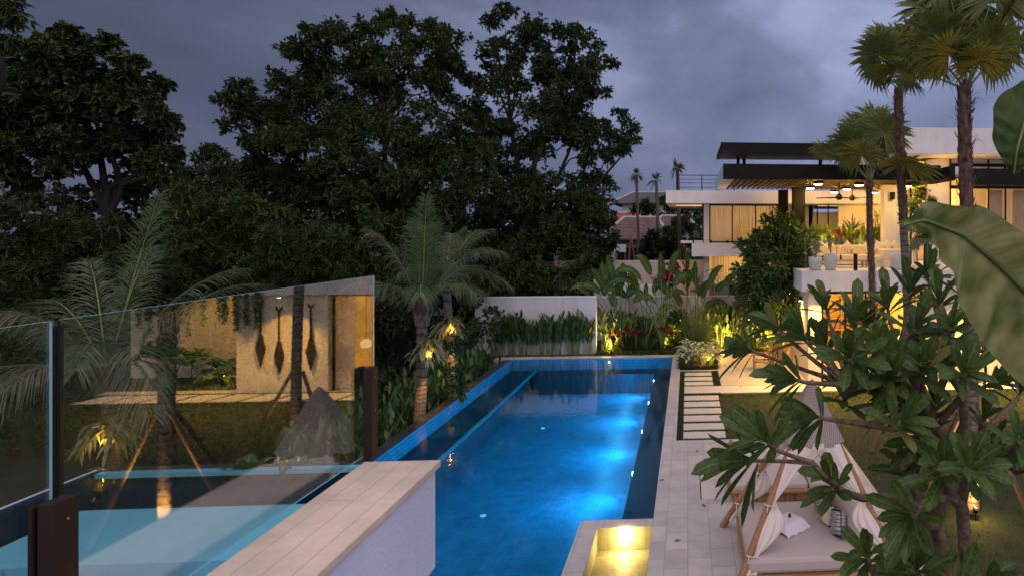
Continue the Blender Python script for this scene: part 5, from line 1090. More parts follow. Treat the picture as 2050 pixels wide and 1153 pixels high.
# timber props round the palms
def prop(a, b_, label, r=.045):
    t = thing('palm_prop', label, 'prop', a, 'timber props bracing the palms on the lawn'); MB().tube([a, (Vector(a)+Vector(b_))/2, b_], [r, r, r*.9], 10).build('pole', M['prop'], t, local=Vector(a))
prop(tuple(G(1838, 1015)), (5.40, 12.2, 2.2), 'timber prop leaning left from the tallest fan palm')
prop(tuple(G(2062, 1040)), (5.66, 12.2, 2.2), 'timber prop leaning right from the tallest fan palm')
prop((5.0, 13.6, 0), (5.48, 12.4, 2.2), 'timber prop behind the tallest fan palm')
prop((4.5, 15.7, 0), (5.45, 16.15, 2.1), 'timber prop leaning left from the slender ringed palm')
prop((6.7, 15.8, 0), (5.68, 16.15, 2.1), 'timber prop leaning right from the slender ringed palm')
prop((5.2, 21.2, 0), (6.05, 21.4, 2.0), 'timber prop leaning left from the shortest fan palm')

# ------------------------------------------------------------------ bed plants
def along_line(n, x0, x1, y0, y1): return [(x0+(x1-x0)*(i+.5)/n+rng.uniform(-.06, .06), rng.uniform(y0, y1)) for i in range(n)]
def heliconia(name, label, h, stems, spread, mats='heli', flowers=2, group=None, cat='plant', ll=.55, lw=.12, low=.35, lean=.12, nleaf=6):
    t = thing(name, label, cat, (0, 0, 0), group); st_ = MB(); lf = MB(); fl = MB()
    for i in range(stems):
        x, y = rng.normal(0, spread), rng.normal(0, spread*.6); hh = h*rng.uniform(.75, 1.0); lx, ly = rng.normal(0, lean, 2)
        top = np.array((x+lx*hh, y+ly*hh, hh)); st_.tube([(x, y, 0), (x+lx*hh*.4, y+ly*hh*.4, hh*.5), top*np.array((1, 1, .85))], [.014, .011, .006], 5)
        k = np.linspace(low, .86, nleaf); a_ = rng.uniform(0, 6.28)+np.arange(nleaf)*3.14+rng.normal(0, .4, nleaf)
        B_ = np.stack([x+lx*hh*k, y+ly*hh*k, hh*k], 1); d = np.stack([np.cos(a_)*.42, np.sin(a_)*.42, np.full(nleaf, 1.)], 1)
        lf.leaves(B_, d, np.stack([-np.cos(a_), -np.sin(a_), np.full(nleaf, .6)], 1), ll*rng.uniform(.7, 1.1, nleaf), lw*rng.uniform(.8, 1.2, nleaf), droop=rng.uniform(.02, .25, nleaf), nseg=4, prof='lance')
        if i < flowers:
            m_ = 5; zz = hh*.92+np.arange(m_)*.045; fl.leaves(np.stack([np.full(m_, top[0]), np.full(m_, top[1]), zz], 1), np.stack([np.where(np.arange(m_) % 2, 1, -1)*.9, rng.normal(0, .3, m_), np.full(m_, .7)], 1), (0, 0, 1), .09, .03, nseg=2)
    st_.build('stems', M['stem'], t); lf.build('leaves', M[mats], t)
    if flowers: fl.build('flowers', M['orange'], t)
    return t
gl = 'upright heliconia plant in the dense row against the pale wall behind the pool'
protos = [heliconia('heliconia', gl, 1.75, 9, .13, flowers=f, group='heliconias in the row behind the pool') for f in (2, 1, 0)]
for i, (x, y) in enumerate(along_line(15, -8.45, -4.35, 28.88, 29.0)):
    if i < 3: protos[i].location = (x, y, 0)
    else: protos.append(dup(protos[i % 3], (x, y, 0), rng.uniform(0, 6.28), None, rng.uniform(.85, 1.12)))
ordlabels(protos, lambda o: o.location.x, 'upright heliconia from the left in the row against the pale wall')
gl = 'leafy ginger plant in the hedge along the outer side of the pool edge'
protos = [heliconia('ginger_plant', gl, 1.75, 11, .22, flowers=f, group='ginger plants along the outer pool edge', lean=.22, ll=.52, lw=.11, low=.3) for f in (1, 0)]
hp = [(-8.45-.25*rng.random(), 16.4+i*.62+rng.uniform(-.1, .1)) for i in range(20)]+[(-8.95-.3*rng.random(), 16.2+i*.95) for i in range(12)]
for i, (x, y) in enumerate(hp):
    z = -1.3+.15*rng.random()
    if i < 2: protos[i].location = (x, y, z)
    else: protos.append(dup(protos[i % 2], (x, y, z), rng.uniform(0, 6.28), None, rng.uniform(.95, 1.2)))
ordlabels(protos[:20], lambda o: -o.location.y, 'leafy ginger along the outer pool edge, counted from the pale wall')
ordlabels(protos[20:], lambda o: -o.location.y, 'ginger of the rear rank outside the pool edge, counted from the pale wall')
gl = 'reedy broad leaved ginger in the lit hedge at the back of the patio'
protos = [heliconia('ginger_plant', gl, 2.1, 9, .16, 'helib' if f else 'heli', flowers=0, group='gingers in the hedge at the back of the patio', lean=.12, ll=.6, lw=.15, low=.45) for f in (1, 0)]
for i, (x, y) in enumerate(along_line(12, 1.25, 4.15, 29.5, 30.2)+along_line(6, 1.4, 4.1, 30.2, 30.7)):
    if i < 2: protos[i].location = (x, y, 0)
    else: protos.append(dup(protos[i % 2], (x, y, 0), rng.uniform(0, 6.28), None, rng.uniform(.8, 1.2)))
ordlabels(protos[:12], lambda o: o.location.x, 'reedy ginger from the left in the lit hedge at the patio back')
ordlabels(protos[12:], lambda o: o.location.x, 'reedy ginger from the left in the rear rank of the patio hedge')
# planting on the terrace
gl = 'bright green strappy ginger behind the terrace sofa'
protos = [heliconia('ginger_plant', gl, 1.5, 10, .16, 'helib', flowers=0, group='gingers behind the terrace sofa', lean=.2, ll=.6, lw=.10, low=.2)]
px_ = list(np.linspace(1622, 1765, 14))
for i, p in enumerate(px_):
    l_ = (ax(p, 28.7), 28.7+rng.uniform(-.2, .3), 4.02)
    if i == 0: protos[0].location = l_
    else: protos.append(dup(protos[0], l_, rng.uniform(0, 6.28), None, rng.uniform(.8, 1.15)))
ordlabels(protos, lambda o: o.location.x, 'bright green ginger from the left behind the terrace sofa')
def rosplant(name, label, loc, n, L, W, mt, h=0., group=None, droop=.45, prof='lance', el=(.3, 1.3), cat='plant', nseg=4, trunk=.02, veins=None):
    t = thing(name, label, cat, loc, group); lf = MB(); a_ = np.arange(n)*2.4+rng.normal(0, .2, n); e_ = rng.uniform(*el, n)
    d = np.stack([np.cos(a_)*np.cos(e_), np.sin(a_)*np.cos(e_), np.sin(e_)], 1); B_ = d*.03+np.array((0, 0, h))+np.c_[np.zeros(n), np.zeros(n), rng.uniform(-.25, 0, n)*max(h, .2)]
    if h: MB().tube([(0, 0, 0), (.03, 0, h*.5), (0, 0, h)], trunk, 8).build('trunk', M['bark'], t)
    lf.leaves(B_, d, (0, 0, 1), L*rng.uniform(.75, 1.1, n), W*rng.uniform(.8, 1.15, n), droop=droop*rng.uniform(.6, 1.3, n), nseg=nseg, prof=prof)
    lf.build('leaves', M[mt], t); return t
rosplant('cordyline', 'red leaved cordyline standing above the green planting behind the terrace sofa', (ax(1677, 28.4), 28.3, 4.02), 20, .62, .10, 'cord', 1.25, droop=.3)
rosplant('cordyline', 'darker red cordyline left of the small palm trunk behind the terrace sofa', (ax(1702, 28.2), 28.1, 4.02), 22, .55, .09, 'cord', .85, droop=.6)
rosplant('young_palm', 'dark spiky palm rising behind the red cordyline on the terrace', (ax(1707, 30), 30, 4.02), 60, 1.3, .06, 'fan', 1.55, droop=.4)
rosplant('young_palm', 'dark spiky palm near the small trunk at the back of the terrace', (ax(1732, 30.3), 30.3, 4.02), 50, 1.2, .06, 'fan', 1.3, droop=.4)
rosplant('young_palm', 'thin palm between the white terrace wall and the planting', (ax(1757, 29.5), 29.5, 4.02), 34, 1.2, .05, 'helib', 2.0, droop=.5)
rosplant('banana_plant', 'young broad leaved plant at the left edge of the terrace planting', (ax(1632, 24.6), 24.6, 4.02), 10, .75, .24, 'helib', .75, droop=.4, prof='broad', el=(.6, 1.4))
# shrubs in pots
for (p, h, s, lb_, nl) in ((p1_, h1, .7, 'broad leaved young plant growing in the shorter pale pot', 16), (p2_, h2, .8, 'thin young shrub growing in the tall pale pot', 24)):
    t = thing('potted_shrub', lb_, 'plant', Vector(p.location)+Vector((0, 0, h*.94))); sm = MB(); lf = MB()
    for i in range(4):
        e_ = np.array((rng.normal(0, .16), rng.normal(0, .12), s*rng.uniform(.7, 1))); sm.tube([(0, 0, 0), e_*.5+np.array((rng.normal(0, .04), 0, 0)), e_], [.012, .009, .004], 5)
        kk = rng.uniform(.4, 1, nl); lf.leaves(e_*kk[:, None], rdirs(nl)+np.array((0, 0, .5)), rdirs(nl), .12 if nl > 20 else .2, .045 if nl > 20 else .09, droop=.3, nseg=2)
    sm.build('stems', M['bark'], t); lf.build('leaves', M['helib'], t)
# bamboo like bush right of the terrace wall
q = A(1855, 540, 25); t = thing('terrace_bush', 'airy small leaved bush glowing beside the ringed palm trunk on the terrace', 'bush', (q.x, 25, 4.02)); mb = MB()
foliage(mb, [(1850, 400, 26), (1865, 440, 30), (1845, 460, 26), (1835, 420, 20), (1880, 420, 20), (1855, 490, 26), (1828, 490, 16), (1840, 370, 14)], 25, dens=5, leaf=.16, k=6, ysp=.3, wr=.28); mb.build('leaves', M['helib'], t, local=t.location)
sm = MB(); [sm.tube([(0, 0, 0), (rng.normal(0, .15), 0, 1.0), (rng.normal(0, .35), 0, 2.5)], .012, 5) for _ in range(7)]; sm.build('stems', M['bark'], t)
for i, px in enumerate((1835, 1863)):
    t = thing('bead_strand', ['left glittering vertical light strand behind the airy terrace bush', 'right glittering vertical light strand behind the airy terrace bush'][i], 'light strand', (ax(px, 26.3), 26.3, 4.02), 'glittering light strands on the terrace'); mb = MB()
    for k in range(44): mb.lathe([(0, 0), (.03+.03*rng.random(), .03), (0, .06)], (rng.normal(0, .03), rng.normal(0, .02), k*.066), 6)
    mb.tube([(0, 0, 0), (0, 0, 3.2)], .008, 4); mb.build('beads', M['cream'], t); light('strand_light', 'SPOT', (0, -.35, 2.9), 40, WARM2, t, .05, spot=60, rot=(R(12), 0, 0))
# giant leaved plants (traveller's palm like)
def biglf(mb, base, d, L, W, droop, mi=0, seed=0):
    mb.leaves(base, d, (rng.uniform(-1.2, 1.2), -.8, .5), L, W, droop=droop, nseg=9, prof='broad', fold=.10, mi=mi)
def giant(label, loc, specs, r=.035, mt='paddle'):
    t = thing('giant_leaf_plant', label, 'plant', loc); sm = MB()
    for (dx, dz, bend, L, W) in specs:
        e_ = np.array((dx, rng.uniform(-.3, .25), dz)); k_ = np.linspace(0, 1, 9); y_ = e_[1]
        P = np.stack([dx*k_**1.8, y_*k_, dz*k_], 1); sm.tube(P, np.linspace(r, r*.4, 9), 7)
        d = nrm(P[-1]-P[-2])+np.array((np.sign(dx)*bend*.7, 0, .35)); lf = MB(); biglf(lf, P[-1:], d, L*1.45, W*1.0, .35+bend*.6); lf.build('leaf', M[mt], t)
    sm.build('stems', M['stem'], t); return t
giant('giant leaved plant at the left of the bed, arching over the pale wall', (-3.05, 29.6, .0), [(-1.3, 2.1, .9, 1.3, .42), (-.7, 2.9, .1, 1.1, .40), (-.35, 3.2, .0, 1.2, .42), (.1, 3.0, .0, 1.1, .45), (.3, 2.4, .4, 1.0, .42), (-.9, 2.6, .5, 1.1, .42), (.6, 2.2, .8, 1.2, .40), (-.2, 2.0, .3, .9, .36), (-1.3, 2.7, .6, 1.0, .36)])
giant('giant leaved plant in the middle of the bed with long bare stalks', (-1.15, 29.4, .0), [(-.9, 3.2, .6, 1.6, .42), (-.5, 3.4, .3, 1.5, .40), (-.05, 3.2, .0, 1.3, .44), (.35, 3.5, .2, 1.4, .42), (-1.2, 3.0, .9, 1.5, .40), (-.8, 2.4, .6, 1.0, .36), (.5, 2.9, .5, 1.2, .40), (-1.7, 3.0, .5, 1.3, .38)], .04)
giant('giant leaved plant at the right of the bed with bright upper leaves', (.35, 29.9, .0), [(.0, 2.9, .1, 1.4, .42), (.6, 2.9, .2, 1.4, .40), (.9, 2.6, .5, 1.2, .38), (-.5, 2.9, .3, 1.2, .40), (.3, 2.3, .2, 1.1, .36), (1.3, 2.9, .2, 1.0, .32)], .04)
giant('dark giant leaf standing beside the jungle at the end of the pale wall', (-3.9, 31.8, .0), [(-.1, 2.2, .0, 1.9, .5), (.3, 2.0, .2, 1.6, .45), (-.5, 1.9, .3, 1.5, .4)])
giant('dark giant leaved plant filling the back of the bed behind the bare stalks', (-1.9, 30.3, .0), [(-.9, 2.3, .5, 1.3, .42), (-.4, 2.6, .2, 1.2, .42), (.3, 2.5, .3, 1.3, .42), (.8, 2.2, .5, 1.2, .4), (0, 2.1, .1, 1.1, .4), (.5, 1.6, .6, 1.1, .4)], .04)
giant('dark giant leaved plant behind the feathery shrub', (-.1, 30.4, .0), [(-.7, 2.4, .4, 1.2, .42), (.1, 2.7, .2, 1.2, .42), (.6, 2.4, .3, 1.2, .4), (-.2, 1.9, .4, 1.1, .4), (.9, 1.8, .5, 1.1, .4)], .04)
for i_, (x_, h_, lb_) in enumerate(((-3.1, 1.7, 'dark leafy bush low behind the bright uplight'), (-2.2, 1.5, 'dark leafy bush between the uplight and the bare stalks'), (-1.3, 1.6, 'dark leafy bush behind the long bare stalks'), (-.4, 1.8, 'dark leafy bush left of the feathery shrub'), (1.6, 1.9, 'dark leafy bush at the left end of the patio hedge'), (3.0, 1.9, 'dark leafy bush behind the patio hedge'))):
    t = thing('bush', lb_, 'bush', (x_, 30.5, 0)); mb = MB()
    c_ = Vector((x_, 30.5, h_*.5)); n_ = 260; dd_ = rdirs(n_); pp_ = dd_*np.array((.6, .3, h_*.5))*(rng.random(n_)**.4)[:, None]+np.array((0, 0, h_*.5)); PP_ = np.repeat(pp_, 6, 0)
    mb.leaves(PP_, rdirs(len(PP_))+np.array((0, 0, .4)), rdirs(len(PP_)), .2, .07, droop=.2, nseg=2); mb.build('leaves', M['heli'], t)
    MB().tube([(0, 0, 0), (.05, 0, h_*.5), (0, 0, h_*.8)], .02, 6).build('stem', M['bark'], t)
# understorey plants in the bed
for i, (px, py, lb_) in enumerate(((1240, 700, 'red leaved cordyline lit by the bright uplight in the bed'), (1255, 700, 'red leaved cordyline just right of the bright uplight'), (1330, 700, 'dark red cordyline between the giant plants'), (1345, 698, 'dark red cordyline beside the long bare stalks'), (1275, 700, 'dark red cordyline left of the long bare stalks'))):
    rosplant('cordyline', lb_, (G(px, py).x, 29.3+.2*(i % 2), 0), 26, .55, .085, 'cord', .8+.15*(i % 3), droop=.5)
gl = 'strappy dark green plant low in the planted bed beyond the pool'
p0 = rosplant('strappy_plant', gl, (-3.7, 29.2, 0), 34, .75, .05, 'heli', 0, 'strappy plants low in the bed', droop=.5)
ps_ = [p0]+[dup(p0, (x, 29.2+rng.uniform(0, 1.0), 0), rng.uniform(0, 6), None, rng.uniform(.9, 1.9)) for x in np.linspace(-3.4, .9, 23)]
ordlabels(ps_, lambda o: o.location.x, 'strappy low plant from the left in the bed beyond the pool')
gl = 'tall ginger clump at the left end of the planted bed'
heliconia('ginger_plant', 'tall dark ginger clump at the left end of the planted bed', 2.0, 12, .25, flowers=0, lean=.25, ll=.65, lw=.13).location = (-3.6, 29.6, 0)
heliconia('ginger_plant', 'ginger clump just behind the bright uplight in the bed', 1.8, 10, .22, 'helib', flowers=1, lean=.2).location = (-2.7, 29.9, 0)
def feathery(label, loc, h, n, L, mt='helib', col=None):
    t = thing('feathery_shrub', label, 'shrub', loc); sm = MB(); lf = MB()
    for i in range(n):
        a_ = rng.uniform(0, 6.28); e_ = np.array((math.cos(a_)*.5*h*rng.uniform(.2, 1), math.sin(a_)*.3*h*rng.uniform(.2, 1), h*rng.uniform(.4, 1))); sm.tube([(0, 0, 0), e_*np.array((.4, .4, .6)), e_], [.012, .01, .004], 5)
        m_ = 46; kk = rng.uniform(.35, 1.02, m_); p_ = e_*kk[:, None]*np.stack([kk**.3, kk**.3, np.ones(m_)], 1); lf.leaves(p_, rdirs(m_)+np.array((0, 0, .1)), (0, 0, 1), L*rng.uniform(.6, 1.1, m_), .014, droop=.5, nseg=2)
    sm.build('stems', M['stem'], t); lf.build('leaves', M[mt], t); return t
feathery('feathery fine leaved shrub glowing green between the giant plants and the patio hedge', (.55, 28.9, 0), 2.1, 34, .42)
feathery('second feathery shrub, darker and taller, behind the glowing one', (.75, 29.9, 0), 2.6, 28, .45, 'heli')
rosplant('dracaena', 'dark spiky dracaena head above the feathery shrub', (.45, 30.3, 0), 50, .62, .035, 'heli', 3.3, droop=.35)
rosplant('dracaena', 'bronze drooping dracaena in front of the black recess', (ax(1427, 30.5), 30.5, 0), 26, .75, .07, 'helib', 3.6, droop=.9, el=(0, 1.2))
rosplant('young_palm', 'small upright palm sprouting before the boundary wall', (ax(1375, 33), 33, 0), 26, 1.5, .06, 'helib', 3.9, droop=.25, el=(1.0, 1.5), trunk=.06)
rosplant('fan_palm_sapling', 'single small fan leaf showing above the bed at its left', (ax(1258, 30.6), 30.6, 0), 26, .8, .05, 'fan', 3.2, droop=.2, el=(.0, 1.2))
# low edging grass
eg = MB(); ed = [(rng.uniform(-4.0, 1.1), rng.uniform(28.78, 29.2)) for _ in range(1600)]+[(rng.uniform(1.2, 4.1), rng.uniform(29.02, 29.5)) for _ in range(1700)]+[(rng.choice([-.26, 1.12])+rng.normal(0, .04), rng.uniform(25.6, 28.1)) for _ in range(500)]+[(rng.uniform(-.28, 1.14), 25.6+abs(rng.normal(0, .05))) for _ in range(500)]
ed = np.array(ed); N = len(ed); eg.leaves(np.c_[ed, np.full(N, .0)], np.c_[rng.normal(0, .5, (N, 2)), np.ones(N)], (0, 1, .1), rng.uniform(.18, .42, N), .016, droop=.5, nseg=3)
tag(eg.build('edging_grass', M['grass']), 'dark mondo grass edging the planted beds', 'grass', kind='stuff')
# variegated dieffenbachia
gl = 'white striped dieffenbachia in the square bed beside the stepping stones'
def dieff():
    t = thing('dieffenbachia', gl, 'plant', (0, 0, 0), 'white striped dieffenbachias beside the stepping stones'); sm = MB(); lf = MB(); n = 18
    a_ = np.arange(n)*2.4; h = rng.uniform(.25, .65, n); e_ = np.stack([np.cos(a_)*.18, np.sin(a_)*.18, h], 1)
    for p in e_: sm.tube([(0, 0, 0), p*np.array((.5, .5, .6)), p], [.014, .01, .006], 5)
    d = np.stack([np.cos(a_), np.sin(a_), rng.uniform(.3, .9, n)], 1); lf.leaves(e_, d, (0, 0, 1), rng.uniform(.38, .52, n), .19, droop=.6, nseg=5, prof='broad'); sm.build('stems', M['stem'], t); lf.build('leaves', M['dieff'], t); return t
dp = dieff(); dp.location = (.0, 25.95, .06); dps = [dp]
for x, y in ((.5, 26.0), (.95, 25.95), (.2, 26.6), (.75, 26.5), (-.05, 27.2), (.5, 27.1), (.98, 27.0), (.2, 27.8), (.8, 27.8)): dps.append(dup(dp, (x, y, .06), rng.uniform(0, 6), None, rng.uniform(.9, 1.15)))
for row, nm_ in ((dps[:3], 'front row'), (dps[3:5], 'second row'), (dps[5:8], 'third row'), (dps[8:], 'back row')): ordlabels(row, lambda o: o.location.x, 'striped dieffenbachia from the left in the '+nm_+' of the square bed')
# bougainvillea
t = thing('bougainvillea', 'magenta bougainvillea in front of the boundary wall', 'shrub', (ax(1345, 33.6), 33.6, -.05)); mb = MB(); lf = MB()
foliage(mb, [(1330, 548, 13), (1352, 537, 10), (1345, 552, 16), (1322, 560, 9), (1375, 552, 10), (1390, 560, 8), (1362, 560, 12), (1310, 560, 5), (1392, 540, 4), (1340, 530, 6)], 33.6, dens=3.2, leaf=.11, k=6, ysp=.2, wr=.8); foliage(lf, [(1350, 565, 24), (1330, 572, 20), (1380, 572, 20), (1345, 555, 16)], 33.8, dens=9, leaf=.12, k=6, ysp=.2)
mb.build('bracts', M['bract'], t, local=t.location); lf.build('leaves', M['heli'], t, local=t.location); MB().tube([(0, 0, 0), (.1, 0, 1.4), (0, 0, 2.8)], [.06, .05, .02], 7).build('stem', M['bark'], t)
# slope plants with big leaves, left of the pool
rosplant('elephant_ear', 'elephant ear plant with broad upright leaves behind the pool edge under the glass', (*G(490, 930).xy, -1.3), 12, 1.0, .45, 'paddle', .9, droop=.3, prof='broad', el=(.8, 1.4), nseg=8)
rosplant('elephant_ear', 'broad leaved plant half hidden by the balustrade bracket', (-10.3, 17.6, -1.3), 12, 1.0, .42, 'paddle', 1.0, droop=.3, prof='broad', el=(.8, 1.4), nseg=8)
rosplant('elephant_ear', 'broad leaved plant in the shade left of the paired coconut palms', (-9.6, 19.2, -1.3), 12, 1.1, .42, 'paddle', 1.6, droop=.3, prof='broad', el=(.7, 1.4), nseg=8)
rosplant('elephant_ear', 'dark broad leaved plant between the two coconut trunks', (-9.3, 23.4, -1.3), 12, 1.1, .42, 'paddle', 1.2, droop=.3, prof='broad', el=(.7, 1.4), nseg=8)
t = heliconia('ginger_plant', 'brightly lit slender plant at the water edge under the glass', 1.5, 7, .12, 'helib', flowers=0, lean=.1, ll=.4, lw=.09); t.location = (-9.45, 16.45, -1.2)
uplight((-9.45, 16.3, -.75), (-9.45, 16.5, .3), 18, 'uplight on the slender plant at the water edge under the glass', glow=4, spot=120)
# recess plants and hanging vines
rosplant('elephant_ear', 'large philodendron left of the uplight in the planted recess', (12.4, 24.7, 0), 22, .9, .34, 'paddle', .7, droop=.5, prof='broad', el=(.2, 1.3), nseg=6)
rosplant('elephant_ear', 'large philodendron right of the uplight in the planted recess', (13.3, 24.6, 0), 22, .9, .34, 'paddle', .5, droop=.5, prof='broad', el=(.2, 1.3), nseg=6)
rosplant('elephant_ear', 'tall philodendron against the side wall of the planted recess', (11.9, 24.9, 0), 18, .9, .30, 'paddle', 1.1, droop=.5, prof='broad', el=(.2, 1.3), nseg=6)
rosplant('elephant_ear', 'broad leaved philodendron at the far end of the planted recess', (14.3, 24.7, 0), 24, 1.0, .36, 'helib', .8, droop=.5, prof='broad', el=(.2, 1.3), nseg=6)
rosplant('elephant_ear', 'low broad leaved philodendron in front of the planted recess wall', (12.9, 24.2, 0), 24, .8, .30, 'helib', .3, droop=.5, prof='broad', el=(.2, 1.3), nseg=6)
rosplant('fern', 'bright low fern beside the uplight in the planted recess', (11.9, 23.7, 0), 60, .6, .05, 'helib', 0, droop=.4, cat='fern')
vn = [(x, 22.95+rng.uniform(-.02, .04)) for x in np.sort(rng.uniform(10.6, 14.8, 23))]
for i, (x, y) in enumerate(vn):  # left to right along the slab
    t = thing('hanging_vine', ORD[i]+' leafy vine from the left hanging from the slab over the recess', 'vine', (x, 22.76, 3.40), 'vines hanging from the balcony slab'); L_ = rng.uniform(.9, 1.45); z_ = np.linspace(0, -L_, 8); mb = MB(); mb.tube([(.03*math.sin(k*2), 0, zz) for k, zz in enumerate(z_)], .005, 4, mi=1)
    n = 130; zz = rng.uniform(-L_, 0, n); mb.leaves(np.c_[rng.normal(0, .045, n), rng.normal(0, .02, n), zz], rdirs(n)-np.array((0, 0, .4)), rdirs(n), .075, .05, nseg=1); mb.build('leaves', [M['heli'], M['stem']], t)

# ------------------------------------------------------------------ frangipani trees
def rosette(mb, p, axis, n=13, L=.33, W=.10, open_=(.35, 1.2), yel=0):
    axis = nrm(np.array(axis, float)); ref = np.array((1., 0, 0)) if abs(axis[0]) < .8 else np.array((0, 1., 0)); s = nrm(np.cross(axis, ref)); u = np.cross(axis, s)
    a_ = np.arange(n)*2.4+rng.normal(0, .2, n); th = np.linspace(open_[0], open_[1], n)+rng.normal(0, .12, n)
    d = np.cos(th)[:, None]*axis+np.sin(th)[:, None]*(np.cos(a_)[:, None]*s+np.sin(a_)[:, None]*u)
    b_ = np.array(tuple(p))+axis*np.linspace(.05, -.05, n)[:, None]*(L/.33)
    up = axis*1.0-d*.5+np.array((0, 0, .02))
    mi = (rng.random(n) < yel).astype(int); LL = L*rng.uniform(.7, 1.12, n); dr = rng.uniform(.05, .38, n)
    for k in (0, 1):
        f = mi == k
        if f.any(): mb.leaves(b_[f], d[f], up[f], LL[f], W*LL[f]/L, droop=dr[f], nseg=7, prof='plum', fold=.13, mi=k)
def frtree(label, foot, nodes, ros, L, n=13, thick=1., flowers=None, up=(0, 0, 1)):
    """nodes: list of (point, parent index, radius); ros: list of (point, nearest node index)"""
    foot = Vector(foot); t = thing('frangipani_tree', label, 'tree', foot); br = MB(); lf = MB()
    for i, (p, pa, r) in enumerate(nodes):
        if pa is None: continue
        a, b_ = Vector(nodes[pa][0]), Vector(p); ra = nodes[pa][2]
        m1 = a.lerp(b_, .5)+Vector((rng.normal(0, .03), rng.normal(0, .03), -.04*(b_-a).length)); br.tube([a, a.lerp(m1, .5), m1, m1.lerp(b_, .5), b_], [ra, (ra*.8+r*.2), (ra+r)/2, r*1.02, r*1.05], 9)
    for (p, pa, ax_) in ros:
        p = Vector(p); a = Vector(nodes[pa][0]); r = min(nodes[pa][2], .034*thick); d_ = (p-a); axis = (d_.normalized()*.5+Vector(ax_)*.8).normalized()
        m1 = a.lerp(p, .55)-axis*d_.length*.12; br.tube([a, m1, p-axis*.06, p], [r, r*.72, r*.62, r*.6], 8); rosette(lf, p, axis, n, L, L*.335, yel=.05)
    br.build('trunk', M['frbark'], t, local=foot); lf.build('leaves', [M['fr'], M['fryel']], t, local=foot); return t
# big one in the foreground right, positions measured at their depth from the camera
F = lambda px, py, d=4.6: D(px, py, d)
base = F(1890, 1230, 4.7); base0 = Vector((base.x, base.y, 0))
nodes = [(base0, None, .085), (F(1888, 1150, 4.7), 0, .062), (F(1872, 1050, 4.7), 1, .052), (F(1845, 1025, 4.5), 2, .040), (F(1895, 960, 4.6), 2, .045), (F(1905, 900, 4.7), 4, .034), (F(1800, 985, 4.4), 3, .030), (F(1770, 760, 4.9), 5, .026), (F(1850, 800, 4.7), 5, .03), (F(1700, 770, 4.6), 7, .024), (F(1800, 700, 4.9), 8, .024), (F(1930, 790, 4.5), 5, .030), (F(1740, 850, 4.5), 8, .024), (F(1900, 690, 4.9), 11, .024)]
ros = [(F(1712, 652, 4.9), 9, (0, -.3, 1)), (F(1612, 680, 5.0), 9, (-.6, -.4, .7)), (F(1596, 760, 4.7), 9, (-.8, -.4, .5)), (F(1640, 835, 4.4), 12, (-.6, -.5, .3)), (F(1800, 852, 4.2), 12, (.1, -.6, .9)), (F(1735, 745, 5.1), 7, (-.1, -.2, 1)), (F(1778, 620, 5.1), 10, (0, -.2, 1)), (F(1830, 660, 4.8), 10, (.2, -.4, 1)), (F(1797, 742, 4.6), 8, (0, -.6, .9)), (F(1880, 610, 5.1), 13, (.1, -.2, 1)), (F(1900, 665, 4.8), 13, (.2, -.5, .9)), (F(1848, 748, 4.5), 8, (.0, -.6, .8)), (F(1929, 752, 4.3), 11, (.1, -.6, .7)), (F(1537, 888, 4.0), 6, (-.4, -.6, .8)), (F(1502, 918, 4.1), 6, (-.8, -.4, .1)), (F(1672, 985, 4.2), 6, (-.3, -.3, .8)), (F(1655, 700, 5.2), 9, (-.3, -.2, 1)), (F(1690, 800, 4.8), 9, (0, -.6, .7)), (F(1760, 700, 4.6), 10, (0, -.7, .8)), (F(1860, 560, 5.4), 13, (.1, -.1, 1))]
for px, py, d_, k_, a3 in ((1780, 760, 4.5, 8, (-.1, -.8, .5)), (1895, 735, 4.6, 11, (.1, -.8, .5)), (1975, 770, 4.8, 11, (.4, -.5, .6)), (1840, 700, 5.2, 8, (0, -.2, 1)), (1950, 900, 4.8, 5, (.2, -.6, .5)), (1800, 820, 5.1, 8, (-.3, -.5, .5)), (1720, 760, 5.2, 7, (-.2, -.5, .7)), (2020, 700, 5.0, 13, (.6, -.3, .5)), (1860, 870, 5.0, 5, (0, -.6, .5)), (1820, 950, 4.7, 3, (-.2, -.6, .5)), (1560, 660, 5.3, 9, (-.6, -.2, .8)), (1655, 620, 5.4, 9, (-.2, -.2, 1)), (1700, 720, 4.5, 9, (-.2, -.8, .6)), (1745, 660, 5.3, 10, (0, -.1, 1)), (1820, 590, 5.4, 10, (0, -.2, 1)), (1770, 800, 5.0, 8, (0, -.5, .8)), (1870, 820, 4.9, 11, (.1, -.5, .8)), (1960, 640, 5.3, 13, (.4, -.2, .9)), (1930, 590, 5.5, 13, (.2, -.1, 1)), (1980, 700, 4.9, 11, (.5, -.5, .6)), (2020, 620, 5.4, 13, (.6, -.2, .7)), (1845, 890, 4.7, 11, (0, -.7, .5)), (1500, 700, 5.6, 9, (-.9, -.2, .4))):
    ros.append((F(px, py, d_), k_, a3))
